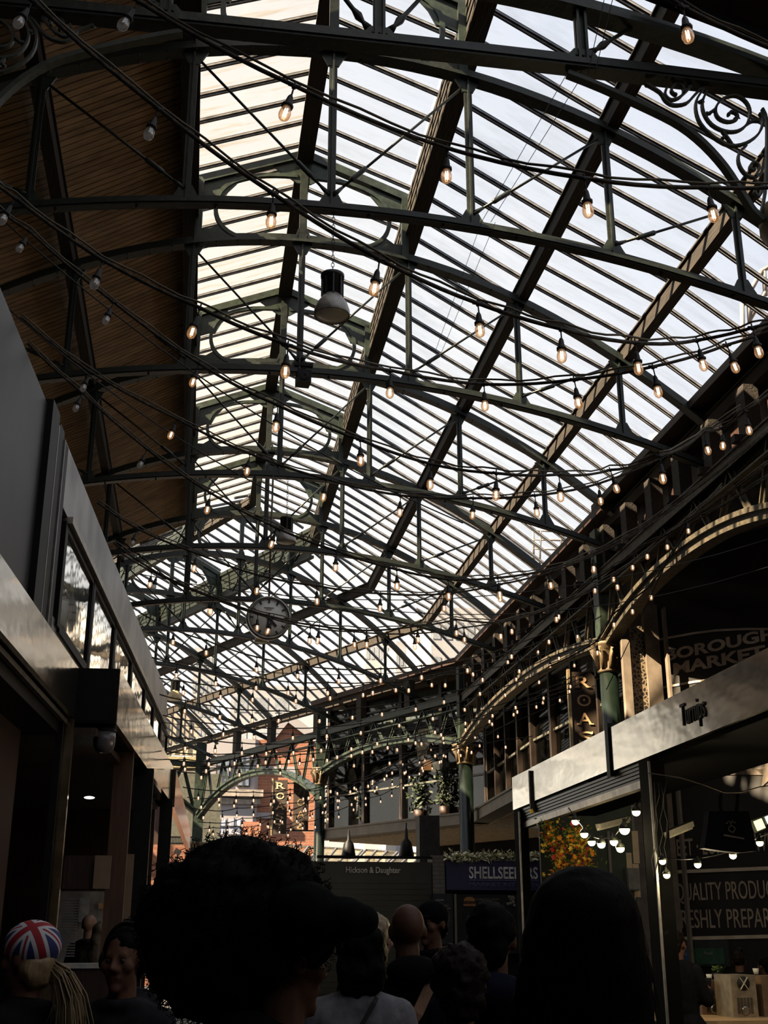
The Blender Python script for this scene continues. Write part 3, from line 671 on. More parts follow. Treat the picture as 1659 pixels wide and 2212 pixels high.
rbox(MB(), 10.72, 11.0, -CAM_H, 1.6, RX + 0.02, RX + 0.16).build('front_post', VBLACK, RB)
rbox(MB(), 15.35, 15.6, -CAM_H, 1.6, RX + 0.0, RX + 0.12).build('far_post', VBLACK, RB)
for q_ in ((10.70, 10.72, RX + 0.0), (15.33, 15.35, RX - 0.01)): rbox(MB(), q_[0], q_[1], -CAM_H, 1.56, q_[2], q_[2] + 0.02).build('post_edge_trim', mat('pale_edge_metal', (0.22, 0.21, 0.19), 0.4, 0.6), RB)
A_ = onX(1474, 1571, RX); B_ = onX(1527, 1553, RX); A_.z = B_.z = 1.735
text_obj('lettering', 'Turnips', A_, B_, 0.20, mat('cut_dark_lettering', (0.05, 0.04, 0.03), 0.6), RB, 0.006, 0.006, weight=0.0)
# the stall's back partition with pipe, papers and switch box
GW = mat('dark_green_partition', (0.028, 0.040, 0.020), 0.6, 0, 0.3, 2)
c, s_ = fpanel(1160, 1690, 1392, 2200, 16.3, 0.06); tag(MB().box(c, s_).build('stall_partition', GW), 'dark green partition at the back of the produce stall', 'partition')
a = onY(1314, 1795, 16.245); b = onY(1318, 1905, 16.245); m = MB(); m.tube([V((a.x, a.y, -CAM_H)), V((a.x, a.y, a.z))], 0.022, 8); tag(m.build('white_pipe', STONE), 'slim white vertical pipe behind the hanging lamps', 'pipe')
for i, (x0, y0, x1, y1) in enumerate(((1364, 1795, 1382, 1865), (1352, 1842, 1366, 1880), (1366, 1866, 1384, 1938), (1357, 1938, 1376, 1985))):
    c, s_ = fpanel(x0, y0, x1, y1, 16.262, 0.012); tag(MB().box(c, s_).build('paper_notice', mat('aged_paper', (0.55, 0.42, 0.26), 0.9, 0, 0.1) if i < 3 else mat('blue_white_notice', (0.35, 0.5, 0.55), 0.8)),
        ['tall beige paper notice at the top of the stall partition', 'small beige paper notice left of the grey box', 'beige paper notice right of the grey box', 'pale blue paper notice lowest on the stall partition'][i], 'notice')
c, s_ = fpanel(1349, 1876, 1378, 1924, 16.19, 0.16); o = thing('switch_box', 'grey electric switch box on the stall partition', 'switch box', (c[0], c[1], c[2] - s_[2] / 2)); MB().box(c, s_).build('body', mat('grey_box', (0.10, 0.10, 0.09), 0.5), o); MB().box((c[0], c[1] - 0.09, c[2]), (s_[0] * 0.86, 0.02, s_[2] * 0.9)).build('door', mat('grey_box_door', (0.15, 0.15, 0.14), 0.5), o)
# lamps in the stall: half shaded round bulbs
LIT = mat('lit_milky_bulb', (1, 0.95, 0.7), 0.4, emit=(1.0, 0.88, 0.45), es=7)
CAPB = mat('dark_lamp_cap', (0.015, 0.018, 0.010), 0.5)
capl = [(1243, 1772, 12.5, 0), (1262, 1800, 12.3, 0), (1278, 1817, 12.2, 0), (1299, 1822, 12.0, 0), (1326, 1816, 11.9, 0), (1340, 1831, 11.8, 0), (1349, 1790, 11.6, 0), (1374, 1752, 11.5, 0),
        (1431, 1858, 10.4, 1), (1440, 1888, 10.4, 1), (1507, 1865, 10.3, 1), (1583, 1846, 10.2, 1), (1641, 1818, 10.2, 1)]
lampn = ['round lit lamp at the left end, just under the shutter rail', 'round lit lamp hanging second from the left above the flowers', 'round lit lamp third from the left beside the flowers', 'round lit lamp fourth from the left in the dip of its cord',
         'round lit lamp fifth from the left, near the white pipe', 'lowest round lit lamp right of the white pipe', 'largest round lit lamp, in front of the paper notice', 'round lit lamp tucked beside the front black post at its top',
         'small round lit lamp just right of the front post, upper one', 'small round lit lamp just right of the front post, lower one', 'small round lit lamp hanging left below the black tote bag', 'small round pinkish lit lamp right under the black tote bag', 'small round lit lamp at the right edge beside the tote bag']
for i, (px, py, d, s) in enumerate(capl):
    c = at(px, py, d); r = (0.040 if not s else 0.030) * (1.25 if i == 6 else 1)
    o = thing('globe_lamp', lampn[i], 'lamp', c, 'round lamps in the produce stall')
    MB().ball(c - V((0, 0, 0.01)), (r, r, r * 0.95), 14).build('bulb', LIT, o)
    if i in (0, 2, 4, 6, 10, 12):
        ld = bpy.data.lights.new('lamp_glow', 'POINT'); ld.energy = 16.0; ld.color = (1, 0.82, 0.5); ld.shadow_soft_size = 0.03; lo_ = bpy.data.objects.new('lamp_glow', ld); COL.objects.link(lo_); lo_.parent = o; lo_.location = (0, 0, -0.06)
    MB().lathe([(r * 1.12, -0.002), (r * 1.08, r * 0.35), (r * 0.8, r * 0.85), (r * 0.35, r * 1.2), (r * 0.3, r * 1.9)], c, 14).build('lamp_cap', CAPB, o)
def cable(name, label, pts, r=0.006, group=None, material=None, n=5):
    return tag(MB().tube(pts, r, n).build(name, material or RUBBER), label, 'cable', group)
def catn(a, b, sag, n=12): return [a + (b - a) * (i / n) - V((0, 0, sag * 4 * (i / n) * (1 - i / n))) for i in range(n + 1)]
cable('lamp_cord', 'black cord with dip carrying the round stall lamps', [at(x, y, d) for x, y, d in ((1228, 1745, 12.6), (1243, 1765, 12.5), (1262, 1790, 12.3), (1278, 1807, 12.2), (1299, 1812, 12.0), (1326, 1808, 11.9), (1345, 1783, 11.7), (1374, 1742, 11.5), (1392, 1715, 11.4))])
cable('lamp_cord', 'thin cord looping under the tote bag in the produce stall', [at(x, y, 10.3) for x, y in ((1425, 1850), (1470, 1857), (1507, 1855), (1545, 1848), (1583, 1838), (1641, 1808), (1690, 1790))], 0.004)
cable('lamp_cord', 'pale cord swagged above the tote bag', [at(x, y, 10.2) for x, y in ((1400, 1670), (1470, 1680), (1520, 1695), (1565, 1712), (1600, 1712), (1640, 1700), (1700, 1692))], 0.005, material=STONE)
# strip lights
def strip(label, p, q, d):
    a = at(*p, d); b = at(*q, d + 0.3); o = thing('strip_light', label, 'light', a); m = MB(); m.bar(a, b, 0.07, 0.05); m.build('housing', mat('strip_housing', (0.18, 0.17, 0.14), 0.5), o); m = MB(); m.bar(a - V((0, 0, 0.035)), b - V((0, 0, 0.035)), 0.04, 0.02); m.build('diffuser', mat('strip_diffuser', (0.30, 0.28, 0.22), 0.3), o)
strip('grey unlit strip light above the hanging lamps', (1292, 1785), (1357, 1768), 13.0)
strip('grey strip light right of the front post', (1430, 1805), (1492, 1780), 10.9)
for lb, (x0, y0, x1, y1) in (('bright white light panel upper right behind the tote bag', (1648, 1758, 1680, 1778)), ('pale green lit panel right of the tote bag', (1626, 1768, 1648, 1796))):
    a = at(x0, y0, 10.8); b = at(x1, y1, 10.8); o = thing('light_panel', lb, 'light', (a + b) / 2)
    MB().box((a + b) / 2, (abs(b.x - a.x), 0.05, abs(a.z - b.z)), Matrix.Rotation(rad(-20), 3, 'Y')).build('frame', CAPB, o); MB().box((a + b) / 2 - V((0, 0.03, 0)), (abs(b.x - a.x) * 0.85, 0.02, abs(a.z - b.z) * 0.8), Matrix.Rotation(rad(-20), 3, 'Y')).build('diffuser', mat('white_led_panel', (1, 1, 0.95), 0.5, emit=(0.95, 1, 0.85), es=2.5) if 'white' in lb else mat('green_led_panel', (0.8, 0.9, 0.5), 0.5, emit=(0.75, 0.85, 0.5), es=0.9), o)
# tote bag
c = at(1578, 1800, 10.0); o = thing('tote_bag', 'black cotton tote bag hanging by its handles in the stall', 'bag', c)
def bagp(px, py): return at(px, py, 10.0)
m = MB(); out = [(1532, 1752), (1617, 1752), (1628, 1800), (1634, 1838), (1600, 1842), (1560, 1838), (1521, 1832), (1527, 1795)]
P = [bagp(*p) for p in out]; back = [p + V((0, 0.10, 0)) for p in P]; n = len(P)
m.add(P + back, [tuple(range(n)), tuple(range(2 * n - 1, n - 1, -1))] + [(i, n + i, n + (i + 1) % n, (i + 1) % n) for i in range(n)]); m.build('body', mat('black_cotton', (0.008, 0.008, 0.012), 0.9, 0, 0.3, 30), o)
for a, b in ((1560, 1555), (1590, 1592)):
    m = MB(); m.ribbon([bagp(a, 1760), bagp(b, 1740), bagp(b + 2, 1715)], 0.03, 0.006, V((1, 0, 0))); m.build('handle', mat('black_cotton', (0, 0, 0)), o)
m = MB(); d = V((0, -0.012, 0)); WH = mat('faint_white_print', (0.42, 0.42, 0.40), 0.8)
m.ribbon([bagp(x, y) + d for x, y in ((1574, 1786), (1581, 1784), (1587, 1790), (1583, 1798), (1577, 1797), (1572, 1792), (1574, 1786))], 0.004, 0.008, V((0, 1, 0)))
for p in ((1578, 1784, 1577, 1777), (1578, 1778, 1573, 1774), (1578, 1778, 1582, 1772), (1571, 1776, 1567, 1780), (1583, 1778, 1588, 1776)): m.bar(bagp(p[0], p[1]) + d, bagp(p[2], p[3]) + d, 0.008, 0.008)
m.build('printed_emblem', WH, o); m = MB(); m.bar(bagp(1562, 1804) + d, bagp(1606, 1812) + d, 0.006, 0.012); m.build('printed_line', WH, o)
# hanging dried flowers
FL = [mat('orange_flowers', (0.85, 0.32, 0.03), 0.8, 0, 0.2, 20, emit=None), mat('yellow_flowers', (0.8, 0.55, 0.06), 0.8), mat('red_flowers', (0.55, 0.06, 0.04), 0.8), mat('green_leaves', (0.10, 0.16, 0.03), 0.8)]
def garland(label, pts, d, n, spread, seed):
    rnd = random.Random(seed); P = [at(x, y, d) for x, y in pts]; o = thing('flower_garland', label, 'flowers', P[0])
    m = MB(); m.tube(P, 0.015, 6); m.build('stem', FL[3], o); lv = MB(); fl = MB()
    for i in range(n):
        t = rnd.random() * (len(P) - 1); k = int(t); p = P[k].lerp(P[k + 1], t - k) + V((rnd.gauss(0, spread), rnd.gauss(0, spread), rnd.gauss(0, spread)))
        if rnd.random() < 0.45:
            a = V((rnd.gauss(0, 1), rnd.gauss(0, 1), rnd.gauss(0, 1))).normalized(); b = a.orthogonal().normalized() * 0.02; s = rnd.uniform(0.03, 0.07)
            lv.add([p, p + a * s * 0.5 + b, p + a * s, p + a * s * 0.5 - b], [(0, 1, 2, 3)])
        else:
            fl.cur = rnd.choice((0, 0, 1, 1, 2)); s = rnd.uniform(0.018, 0.036); R = Matrix.Rotation(rnd.random() * 6, 3, 'Z') @ Matrix.Rotation(rnd.random() * 3, 3, 'X')
            for q in range(6):
                a = q * math.pi / 3; u = R @ V((math.cos(a), math.sin(a), 0.35)); v = R @ V((-math.sin(a), math.cos(a), 0)); fl.add([p, p + u * s * 0.6 + v * s * 0.35, p + u * s * 1.2, p + u * s * 0.6 - v * s * 0.35], [(0, 1, 2, 3)])
    a = lv.build('leaves', FL[3], o); a['kind'] = 'stuff'; a = fl.build('flower_heads', FL[:3], o); a['kind'] = 'stuff'
garland('left hanging bunch of orange and green dried flowers in the stall', ((1188, 1780), (1195, 1810), (1205, 1840), (1215, 1870), (1225, 1895)), 14.3, 420, 0.075, 1)
garland('right hanging bunch of bright orange dried flowers by the lamps', ((1238, 1790), (1245, 1815), (1255, 1840), (1265, 1868), (1283, 1900)), 14.1, 460, 0.070, 2)
garland('small orange flower stem hanging at the far post', ((1180, 1783), (1181, 1800), (1182, 1818)), 14.6, 80, 0.025, 3)
# loose cables by the front post
rnd = random.Random(5)
for i in range(4):
    x = 1412 + i * 8; pts = [at(x + rnd.uniform(-5, 5), 1690 + j * 28, 10.75) for j in range(9)]; cable('hanging_cable', 'thin black cable dangling beside the front stall post', pts, 0.005, 'cables beside the front post')

# ================================================================== black painted wall with the big round sign
uW = ray(-1500, 2033); uW.z = 0; uW.normalize(); PW = ray(1428, 1500) * 20; PW.z = 0
def WP(px, py): return onV(px, py, PW, uW)
nW = V((uW.y, -uW.x, 0)); 
if nW.dot(-PW) < 0: nW = -nW
wl = thing('painted_wall_sign', 'black wall painted with large beige market lettering on the right', 'sign', V((PW.x, PW.y, -CAM_H)))
a = WP(1428, 1500); b = WP(1900, 1500)
def wquad(m, x0, z0, x1, z1, off=0.0, th=0.05):
    A = WP(x0, 1500); B = WP(x1, 1500); q = [V((A.x, A.y, z0)), V((B.x, B.y, z0)), V((B.x, B.y, z1)), V((A.x, A.y, z1))]
    m.hexa([p + nW * off for p in q] + [p + nW * (off - th) for p in q]); return m
wquad(MB(), 1428, -CAM_H, 1950, 6.22).build('wall_face', mat('black_brown_paint', (0.016, 0.014, 0.011), 0.75, 0, 0.3, 1.5, 0.05), wl)
wquad(MB(), 1490, 6.24, 1950, 6.46, 0.03).build('pale_head_beam', mat('dull_beam', (0.14, 0.12, 0.09), 0.8), wl)
wquad(MB(), 1428, 6.48, 2300, 8.6, -0.2).build('upper_glazing', mat('dull_grey_glazing', (0.30, 0.30, 0.28), 0.25, 0.1), wl)
PT = mat('faded_beige_paint', (0.60, 0.49, 0.37), 0.85, 0, 0.15, 3)
PT2 = mat('dim_beige_paint', (0.40, 0.32, 0.24), 0.85, 0, 0.15, 3)
def wtext(s, x0, y0, x1, y1, h, mt=PT, wgt=0.01):
    A = WP(x0, y0); B = WP(x1, y1); B.z = A.z; text_obj('painted_lettering', s, A, B, h, mt, wl, 0.003, 0.008, weight=wgt)
def wh(x, y0, y1): return WP(x, y0).z - WP(x, y1).z
wtext('BOROUGH', 1438, 1428, 1682, 1408, wh(1500, 1399, 1423), wgt=0.035)
wtext('MARKET', 1456, 1457, 1657, 1434, wh(1500, 1427, 1452), wgt=0.035)
def warc(pts, hgt):
    m = MB(); q = [WP(*p) + nW * 0.012 for p in pts]; m.ribbon(q, 0.006, hgt, nW); return m
warc([(1424, 1382), (1450, 1377), (1500, 1368), (1547, 1362), (1610, 1359), (1680, 1359), (1750, 1358)], 0.035).build('painted_line', PT, wl)
warc([(1424, 1487), (1450, 1482), (1500, 1473), (1550, 1466), (1620, 1459), (1700, 1454)], 0.035).build('painted_line', PT, wl)
warc([(1430, 1682), (1480, 1674), (1540, 1668), (1600, 1667), (1650, 1668)], 0.09).build('painted_band', mat('brown_grey_paint', (0.10, 0.08, 0.06), 0.9), wl)
m = MB(); cc = WP(1662, 1668)
st = [(math.cos(math.pi / 2 + k * math.pi / 5) * (0.26 if k % 2 == 0 else 0.11), math.sin(math.pi / 2 + k * math.pi / 5) * (0.26 if k % 2 == 0 else 0.11)) for k in range(10)]
m.prism(st, cc + nW * 0.012, -uW, V((0, 0, 1)), 0.006); m.build('painted_star', mat('brown_grey_paint', (0, 0, 0)), wl)
wtext('EET · LONDON WE', 1464, 1849, 1672, 1840, wh(1500, 1808, 1846), PT2)
warc([(1446, 1884), (1700, 1874)], 0.05).build('painted_line', PT, wl)
wtext('QUALITY PRODUCE', 1462, 1946, 1688, 1938, wh(1500, 1905, 1945), PT2, 0.0)
wtext('FRESHLY PREPARED', 1462, 2005, 1704, 1999, wh(1500, 1961, 2003), PT2, 0.0)
warc([(1446, 2028), (1700, 2022)], 0.05).build('painted_line', PT, wl)
# curtain strip at the left border of the painted wall, inside the stall
m = MB(); A = WP(1434, 1700); B = WP(1450, 1700); n = 14
for i in range(n):
    p = A.lerp(B, i / n); q = A.lerp(B, (i + 1) / n); o1 = nW * (0.10 + 0.03 * (i % 2)); o2 = nW * (0.10 + 0.03 * ((i + 1) % 2)); z0, z1 = 0.05, 2.35
    m.hexa([V((p.x, p.y, z0)) + o1, V((q.x, q.y, z0)) + o2, V((q.x, q.y, z1)) + o2, V((p.x, p.y, z1)) + o1, V((p.x, p.y, z0)) + o1 - nW * .01, V((q.x, q.y, z0)) + o2 - nW * .01, V((q.x, q.y, z1)) + o2 - nW * .01, V((p.x, p.y, z1)) + o1 - nW * .01])
tag(m.build('pleated_curtain', mat('beige_clear_curtain', (0.22, 0.17, 0.11), 0.4)), 'beige pleated plastic curtain at the left edge of the painted wall', 'curtain')
# piers left of the painted wall
def pier(name, label, x0, x1, zt, material, dep=20.0, z0=-CAM_H, cat='pier'):
    a = ray(x0, 1450) * dep; b = ray(x1, 1450) * dep; return tag(MB().box(((a.x + b.x) / 2, (a.y + b.y) / 2, (z0 + zt) / 2), (b.x - a.x, 0.18, zt - z0), Matrix.Rotation(YAW, 3, 'Z')).build(name, material), label, cat)
pier('stone_pier', 'sunlit beige pier left of the black painted wall', 1396, 1427, 5.35, STONE)
pier('stone_pier', 'narrow beige pier right of the green column with capital', 1345, 1362, 4.75, STONE)
PERF = mat('perforated_screen', (0.2, 0.15, 0.10), 0.6, 0, 0.1)
n_ = PERF.node_tree; vo = n_.nodes.new('ShaderNodeTexVoronoi'); vo.feature = 'DISTANCE_TO_EDGE'; vo.inputs['Scale'].default_value = 16; rp = n_.nodes.new('ShaderNodeValToRGB'); rp.color_ramp.elements[0].position = 0.10; rp.color_ramp.elements[0].color = (0.20, 0.15, 0.09, 1); rp.color_ramp.elements[1].position = 0.16; rp.color_ramp.elements[1].color = (0.01, 0.008, 0.006, 1)
t_ = n_.nodes.new('ShaderNodeTexCoord'); n_.links.new(t_.outputs['Object'], vo.inputs['Vector']); n_.links.new(vo.outputs['Distance'], rp.inputs['Fac']); n_.links.new(rp.outputs['Color'], n_.nodes['Principled BSDF'].inputs['Base Color'])
pier('perforated_panel', 'tall perforated cracked-pattern panel between the two beige piers', 1363, 1395, 5.0, PERF, 20.1, cat='panel')
pier('steel_pole', 'slim beige vertical pole in front of the big market sign', 1441, 1446, 5.2, STONE, 19.6, cat='pole')

# ================================================================== glazed upstairs restaurant beyond the columns
FP = [V((7.62, 20.6, 0)), V((7.45, 26.4, 0)), V((7.72, 32.0, 0)), V((4.15, 38.3, 0))]
m = MB(); q = [V((6.75, 19.0, 7.1)), V((11.6, 19.0, 7.1)), V((11.6, 38.5, 7.1)), V((4.3, 38.9, 7.1)), V((3.5, 38.3, 7.1)), V((6.75, 31.4, 7.1))]
m.add(q + [p + V((0, 0, .15)) for p in q], [tuple(range(6))[::-1], tuple(range(6, 12))] + [(i, (i + 1) % 6, 6 + (i + 1) % 6, 6 + i) for i in range(6)])
tag(m.build('ceiling', DARKWOOD), 'dark flat roof between the right eaves and the upstairs restaurant', 'ceiling', kind='structure')
tag(MB().box((9.2, 13.5, 7.3), (4.9, 12.0, 0.12)).build('ceiling', DARKWOOD), 'dark flat roof over the produce stall side', 'ceiling', kind='structure')
RS = thing('glazed_restaurant_front', 'upstairs restaurant glass front with dark mullions over a beige slab', 'building', V((7.5, 26, 2.95)))
FR = mat('dark_brown_mullion', (0.022, 0.014, 0.009), 0.5, 0, 0.3, 6)
MU = mat('grey_green_transom', (0.10, 0.10, 0.08), 0.5)
for i in range(3):
    a, b = FP[i], FP[i + 1]; d = (b - a); L = d.length; d.normalize(); nn = V((d.y, -d.x, 0)); 
    if nn.x < 0: nn = -nn                # away from the hall
    a2 = a - nn * 0.25; b2 = b - nn * 0.25
    m = MB(); m.bar(a2 + V((0, 0, 3.06)) - d * .1, b2 + V((0, 0, 3.06)) + d * .1, 0.5, 0.26); m.bar(a2 + V((0, 0, 3.21)) - d * .1, b2 + V((0, 0, 3.21)) + d * .1, 0.58, 0.05); m.build('slab_edge', CONC, RS)
    m = MB(); q = [a + V((0, 0, 2.9)), b + V((0, 0, 2.9)), b + nn * 4 + V((0, 0, 2.9)), a + nn * 4 + V((0, 0, 2.9))]; m.hexa(q + [p + V((0, 0, .1)) for p in q]); m.build('soffit', mat('beige_soffit', (0.45, 0.36, 0.24), 0.8), RS)
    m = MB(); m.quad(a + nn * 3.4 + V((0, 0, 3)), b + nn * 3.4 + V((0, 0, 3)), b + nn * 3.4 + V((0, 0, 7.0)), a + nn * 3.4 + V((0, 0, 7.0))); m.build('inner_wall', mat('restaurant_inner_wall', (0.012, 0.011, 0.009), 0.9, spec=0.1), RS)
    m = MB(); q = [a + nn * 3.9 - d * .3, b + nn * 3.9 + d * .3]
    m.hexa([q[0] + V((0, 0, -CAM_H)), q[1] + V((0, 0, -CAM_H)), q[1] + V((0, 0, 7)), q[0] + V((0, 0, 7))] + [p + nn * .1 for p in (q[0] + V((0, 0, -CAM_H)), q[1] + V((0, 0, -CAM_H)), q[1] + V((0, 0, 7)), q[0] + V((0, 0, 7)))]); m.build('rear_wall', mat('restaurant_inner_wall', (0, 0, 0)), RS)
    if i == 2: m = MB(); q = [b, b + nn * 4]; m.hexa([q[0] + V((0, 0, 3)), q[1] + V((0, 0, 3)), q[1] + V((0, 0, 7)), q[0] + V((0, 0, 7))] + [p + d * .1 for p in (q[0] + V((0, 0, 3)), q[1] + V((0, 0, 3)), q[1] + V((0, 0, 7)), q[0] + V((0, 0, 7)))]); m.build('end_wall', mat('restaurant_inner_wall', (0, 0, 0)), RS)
    pitch = 1.45 if i < 2 else 1.8; n = max(1, round(L / pitch))
    for k in range(n + 1):
        p = a + d * (L * k / n); m = MB(); m.bar(p + V((0, 0, 3.2)), p + V((0, 0, 7.0)), 0.16, 0.13, d); m.build('mullion', FR, RS)
        if k < n:
            q = a + d * (L * (k + 1) / n); m = MB()
            for z in (4.25, 5.45, 6.6): MB().bar(p + V((0, 0, z)), q + V((0, 0, z)), 0.05, 0.05).build('transom', MU, RS)
            m = MB(); u = nn * 0.03; m.hexa([p + V((0, 0, 3.22)) + u, q + V((0, 0, 3.22)) + u, q + V((0, 0, 7)) + u, p + V((0, 0, 7)) + u, p + V((0, 0, 3.22)) + u * 1.3, q + V((0, 0, 3.22)) + u * 1.3, q + V((0, 0, 7)) + u * 1.3, p + V((0, 0, 7)) + u * 1.3])
            m.build('pane', GLASS_WIN, RS)
            # half-drawn pale blinds upstairs
            if i == 2 or k % 2: m = MB(); m.hexa([p + V((0, 0, 5.8)) + nn * .06, q + V((0, 0, 5.8)) + nn * .06, q + V((0, 0, 6.9)) + nn * .06, p + V((0, 0, 6.9)) + nn * .06, p + V((0, 0, 5.8)) + nn * .062, q + V((0, 0, 5.8)) + nn * .062, q + V((0, 0, 6.9)) + nn * .062, p + V((0, 0, 6.9)) + nn * .062]); m.build('blind', mat('grey_blind', (0.55, 0.60, 0.60), 0.8, 0, 0.3, 4, 0, stretch=(4, 4, 0.3)), RS)
for i, (px, py, d_) in enumerate(((924, 1650, 34.8), (945, 1654, 34.6))):
    c = at(px, py, d_); o = thing('pendant_lamp', ['orange shaded lamp glowing inside the upstairs restaurant, left of two', 'paler shaded lamp inside the upstairs restaurant, right of two'][i], 'lamp', c)
    MB().lathe([(0.05, 0.12), (0.16, 0.05), (0.20, -0.1), (0.19, -0.16)], c, 14).build('lamp_shade', mat('lit_orange_shade', (0.9, 0.4, 0.15), 0.6, emit=(1, 0.42, 0.15), es=0.7) if i == 0 else mat('lit_cream_shade', (0.9, 0.8, 0.6), 0.6, emit=(1, 0.8, 0.55), es=0.45), o)
    MB().tube([c + V((0, 0, .12)), c + V((0, 0, 1.2))], 0.01, 5).build('lamp_cord', RUBBER, o)
rnd = random.Random(11)
for i, (px, py, d_, s) in enumerate(((712, 1730, 38.4, 0.4), (905, 1730, 34.2, 0.5), (960, 1715, 33.3, 0.5), (790, 1740, 36.4, 0.4))):
    c = at(px, py, d_); c.z = 3.2; o = thing('potted_plant', ['leafy plant inside the far left restaurant window', 'leafy plant inside the restaurant window left of the green column', 'tall plant just left of the green column upstairs', 'low plant inside the middle restaurant window'][i], 'plant', c)
    MB().lathe([(0.12, 0), (0.16, 0.3)], c, 12).build('pot', DARKWOOD, o); m = MB()
    for k in range(170):
        a = rnd.random() * 6.28; r = rnd.random() * s * 0.7; p = c + V((math.cos(a) * r, math.sin(a) * r * 0.5, 0.3 + rnd.random() * s * 2)); u = V((rnd.gauss(0, 1), rnd.gauss(0, 1), rnd.gauss(0, 1))).normalized(); w_ = u.orthogonal().normalized() * 0.04
        m.add([p, p + u * 0.08 + w_, p + u * 0.18, p + u * 0.08 - w_], [(0, 1, 2, 3)])
    f = m.build('foliage', mat('dark_house_plant_leaves', (0.022, 0.035, 0.010), 0.7), o); f['kind'] = 'stuff'
# hanging projecting signs with five gold letters
def roast_sign(label, c, wd, ht, yaw, group='hanging vertical signs', bl=0.45):
    o = thing('hanging_sign', label, 'sign', c, group); R = Matrix.Rotation(yaw, 3, 'Z'); ux = R @ V((1, 0, 0)); nrm = R @ V((0, 1, 0))
    MB().box(c, (wd, 0.08, ht), R).build('sign_board', mat('brown_black_sign', (0.030, 0.018, 0.010), 0.6), o)
    m = MB(); m.box(c - ux * (wd / 2 + 0.04), (0.05, 0.12, ht + 0.1), R); m.build('side_rail', mat('gold_pale_rail', (0.5, 0.38, 0.2), 0.4, 0.6), o)
    m = MB()
    for z in (ht / 2 - .1, -ht / 2 + .1): m.bar(c + ux * wd / 2 + V((0, 0, z)), c + ux * (wd / 2 + bl) + V((0, 0, z)), 0.04, 0.04)
    m.build('brackets', FR, o)
    step = ht / 5.25
    for i, ch in enumerate('ROAST'):
        b = c + V((0, 0, ht / 2 - step * (i + 1) + step * 0.12)); hw = wd * 0.29; l = text_obj('gold_letter', ch, b - ux * hw, b + ux * hw, step * 0.66, GOLDL, o, 0.004, 0.05, weight=0.006)
        m = MB(); d = -nrm * 0.056
        def serif(x0, x1, z): m.box(b + ux * (x0 + x1) / 2 + d + V((0, 0, z)), (x1 - x0, 0.01, step * 0.05), R)
        h = step * 0.66
        if ch == 'R': serif(-hw * 1.25, -hw * 0.45, 0.01); serif(hw * 0.5, hw * 1.15, 0.01); serif(-hw * 1.25, -hw * 0.7, h - 0.005)
        if ch == 'A': serif(-hw * 1.2, -hw * 0.55, 0.01); serif(hw * 0.55, hw * 1.2, 0.01)
        if ch == 'T': serif(-hw * 0.4, hw * 0.4, 0.01); m.box(b - ux * hw + d + V((0, 0, h * 0.9)), (0.02, 0.01, h * 0.2), R); m.box(b + ux * hw + d + V((0, 0, h * 0.9)), (0.02, 0.01, h * 0.2), R)
        if ch == 'O': m.prism([(0, -h * 0.12), (hw * 0.18, 0), (0, h * 0.12), (-hw * 0.18, 0)], b + V((0, 0, h / 2)) + d, ux, V((0, 0, 1)), 0.01)
        if ch == 'S': m.box(b + ux * hw * 0.9 + d + V((0, 0, h * 0.85)), (0.02, 0.01, h * 0.2), R); m.box(b - ux * hw * 0.9 + d + V((0, 0, h * 0.15)), (0.02, 0.01, h * 0.2), R)
        m.build('serifs', GOLDL, l)
c1 = at(1263, 1556, 22.0); roast_sign('large brown vertical sign with gold letters beside the beige piers', c1, 0.44, 1.78, YAW)
c2 = at(605, 1743, 38.4); roast_sign('distant brown vertical sign with gold letters in front of the brick house', c2, 0.445, 1.68, YAW, bl=1.6)
# the far sign's reflection in the glass, built as a dim reversed board
c3 = at(650, 1742, 39.2); o = thing('hanging_sign', 'built reflection of the distant vertical sign, its gold letters dim and reversed', 'sign', c3); R = Matrix.Rotation(YAW, 3, 'Z'); ux = R @ V((1, 0, 0))
MB().bar(c3 + ux * 0.25 + V((0, 0, .7)), c3 + ux * 1.3 + V((0, 0, .7)), 0.04, 0.04).build('bracket', FR, o); MB().box(c3, (0.5, 0.06, 1.55), R).build('sign_board', mat('brown_black_sign', (0, 0, 0)), o)
for i, ch in enumerate('ROAS'):
    b = c3 + V((0, 0, 0.70 - 0.37 * (i + 1) + 0.05)); text_obj('gold_letter', ch, b + ux * 0.12, b - ux * 0.12, 0.24, mat('reflected_gold_letter', (0.22, 0.15, 0.07), 0.6), o, 0.003, 0.035, towards=V((0, 0, 0)))

# ================================================================== stalls across the end of the lane
SY = 23.0
def SP(px, py, y=SY): return onY(px, py, y)
def sboard(px0, py0, px1, py1, y=SY, th=0.05): 
    a = SP(px0, py0, y); b = SP(px1, py1, y); return MB().box(((a.x + b.x) / 2, y, (a.z + b.z) / 2), (abs(b.x - a.x), th, abs(a.z - b.z)))
hk = thing('fish_stall', 'black board stall with a shop name in cream letters along its top', 'stall', V((SP(800, 1900).x, SY, -CAM_H)))
BG = mat('black_green_board', (0.012, 0.016, 0.012), 0.35, 0, 0.3, 2, 0.02)
a = SP(640, 1860); b = SP(932, 1860)
MB().box(((a.x + b.x) / 2, SY + 0.5, (a.z - CAM_H) / 2), (b.x - a.x, 1.0, a.z + CAM_H)).build('board_front', BG, hk)
m = MB()
for j in range(26): m.box(((a.x + b.x) / 2, SY - 0.01, 1.05 - j * 0.1), (b.x - a.x - 0.1, 0.02, 0.085))
m.build('slatted_shutter', BG, hk)
m = MB(); t0 = SP(684, 1851); t1 = SP(932, 1851); m.bar(V((t0.x, SY - 0.05, t0.z)), V((t1.x, SY - 0.05, t0.z)), 0.08, 0.05); m.build('top_rail', BLACK, hk)
A_ = SP(747, 1886, SY - .04); B_ = SP(865, 1886, SY - .04); A_.z = B_.z
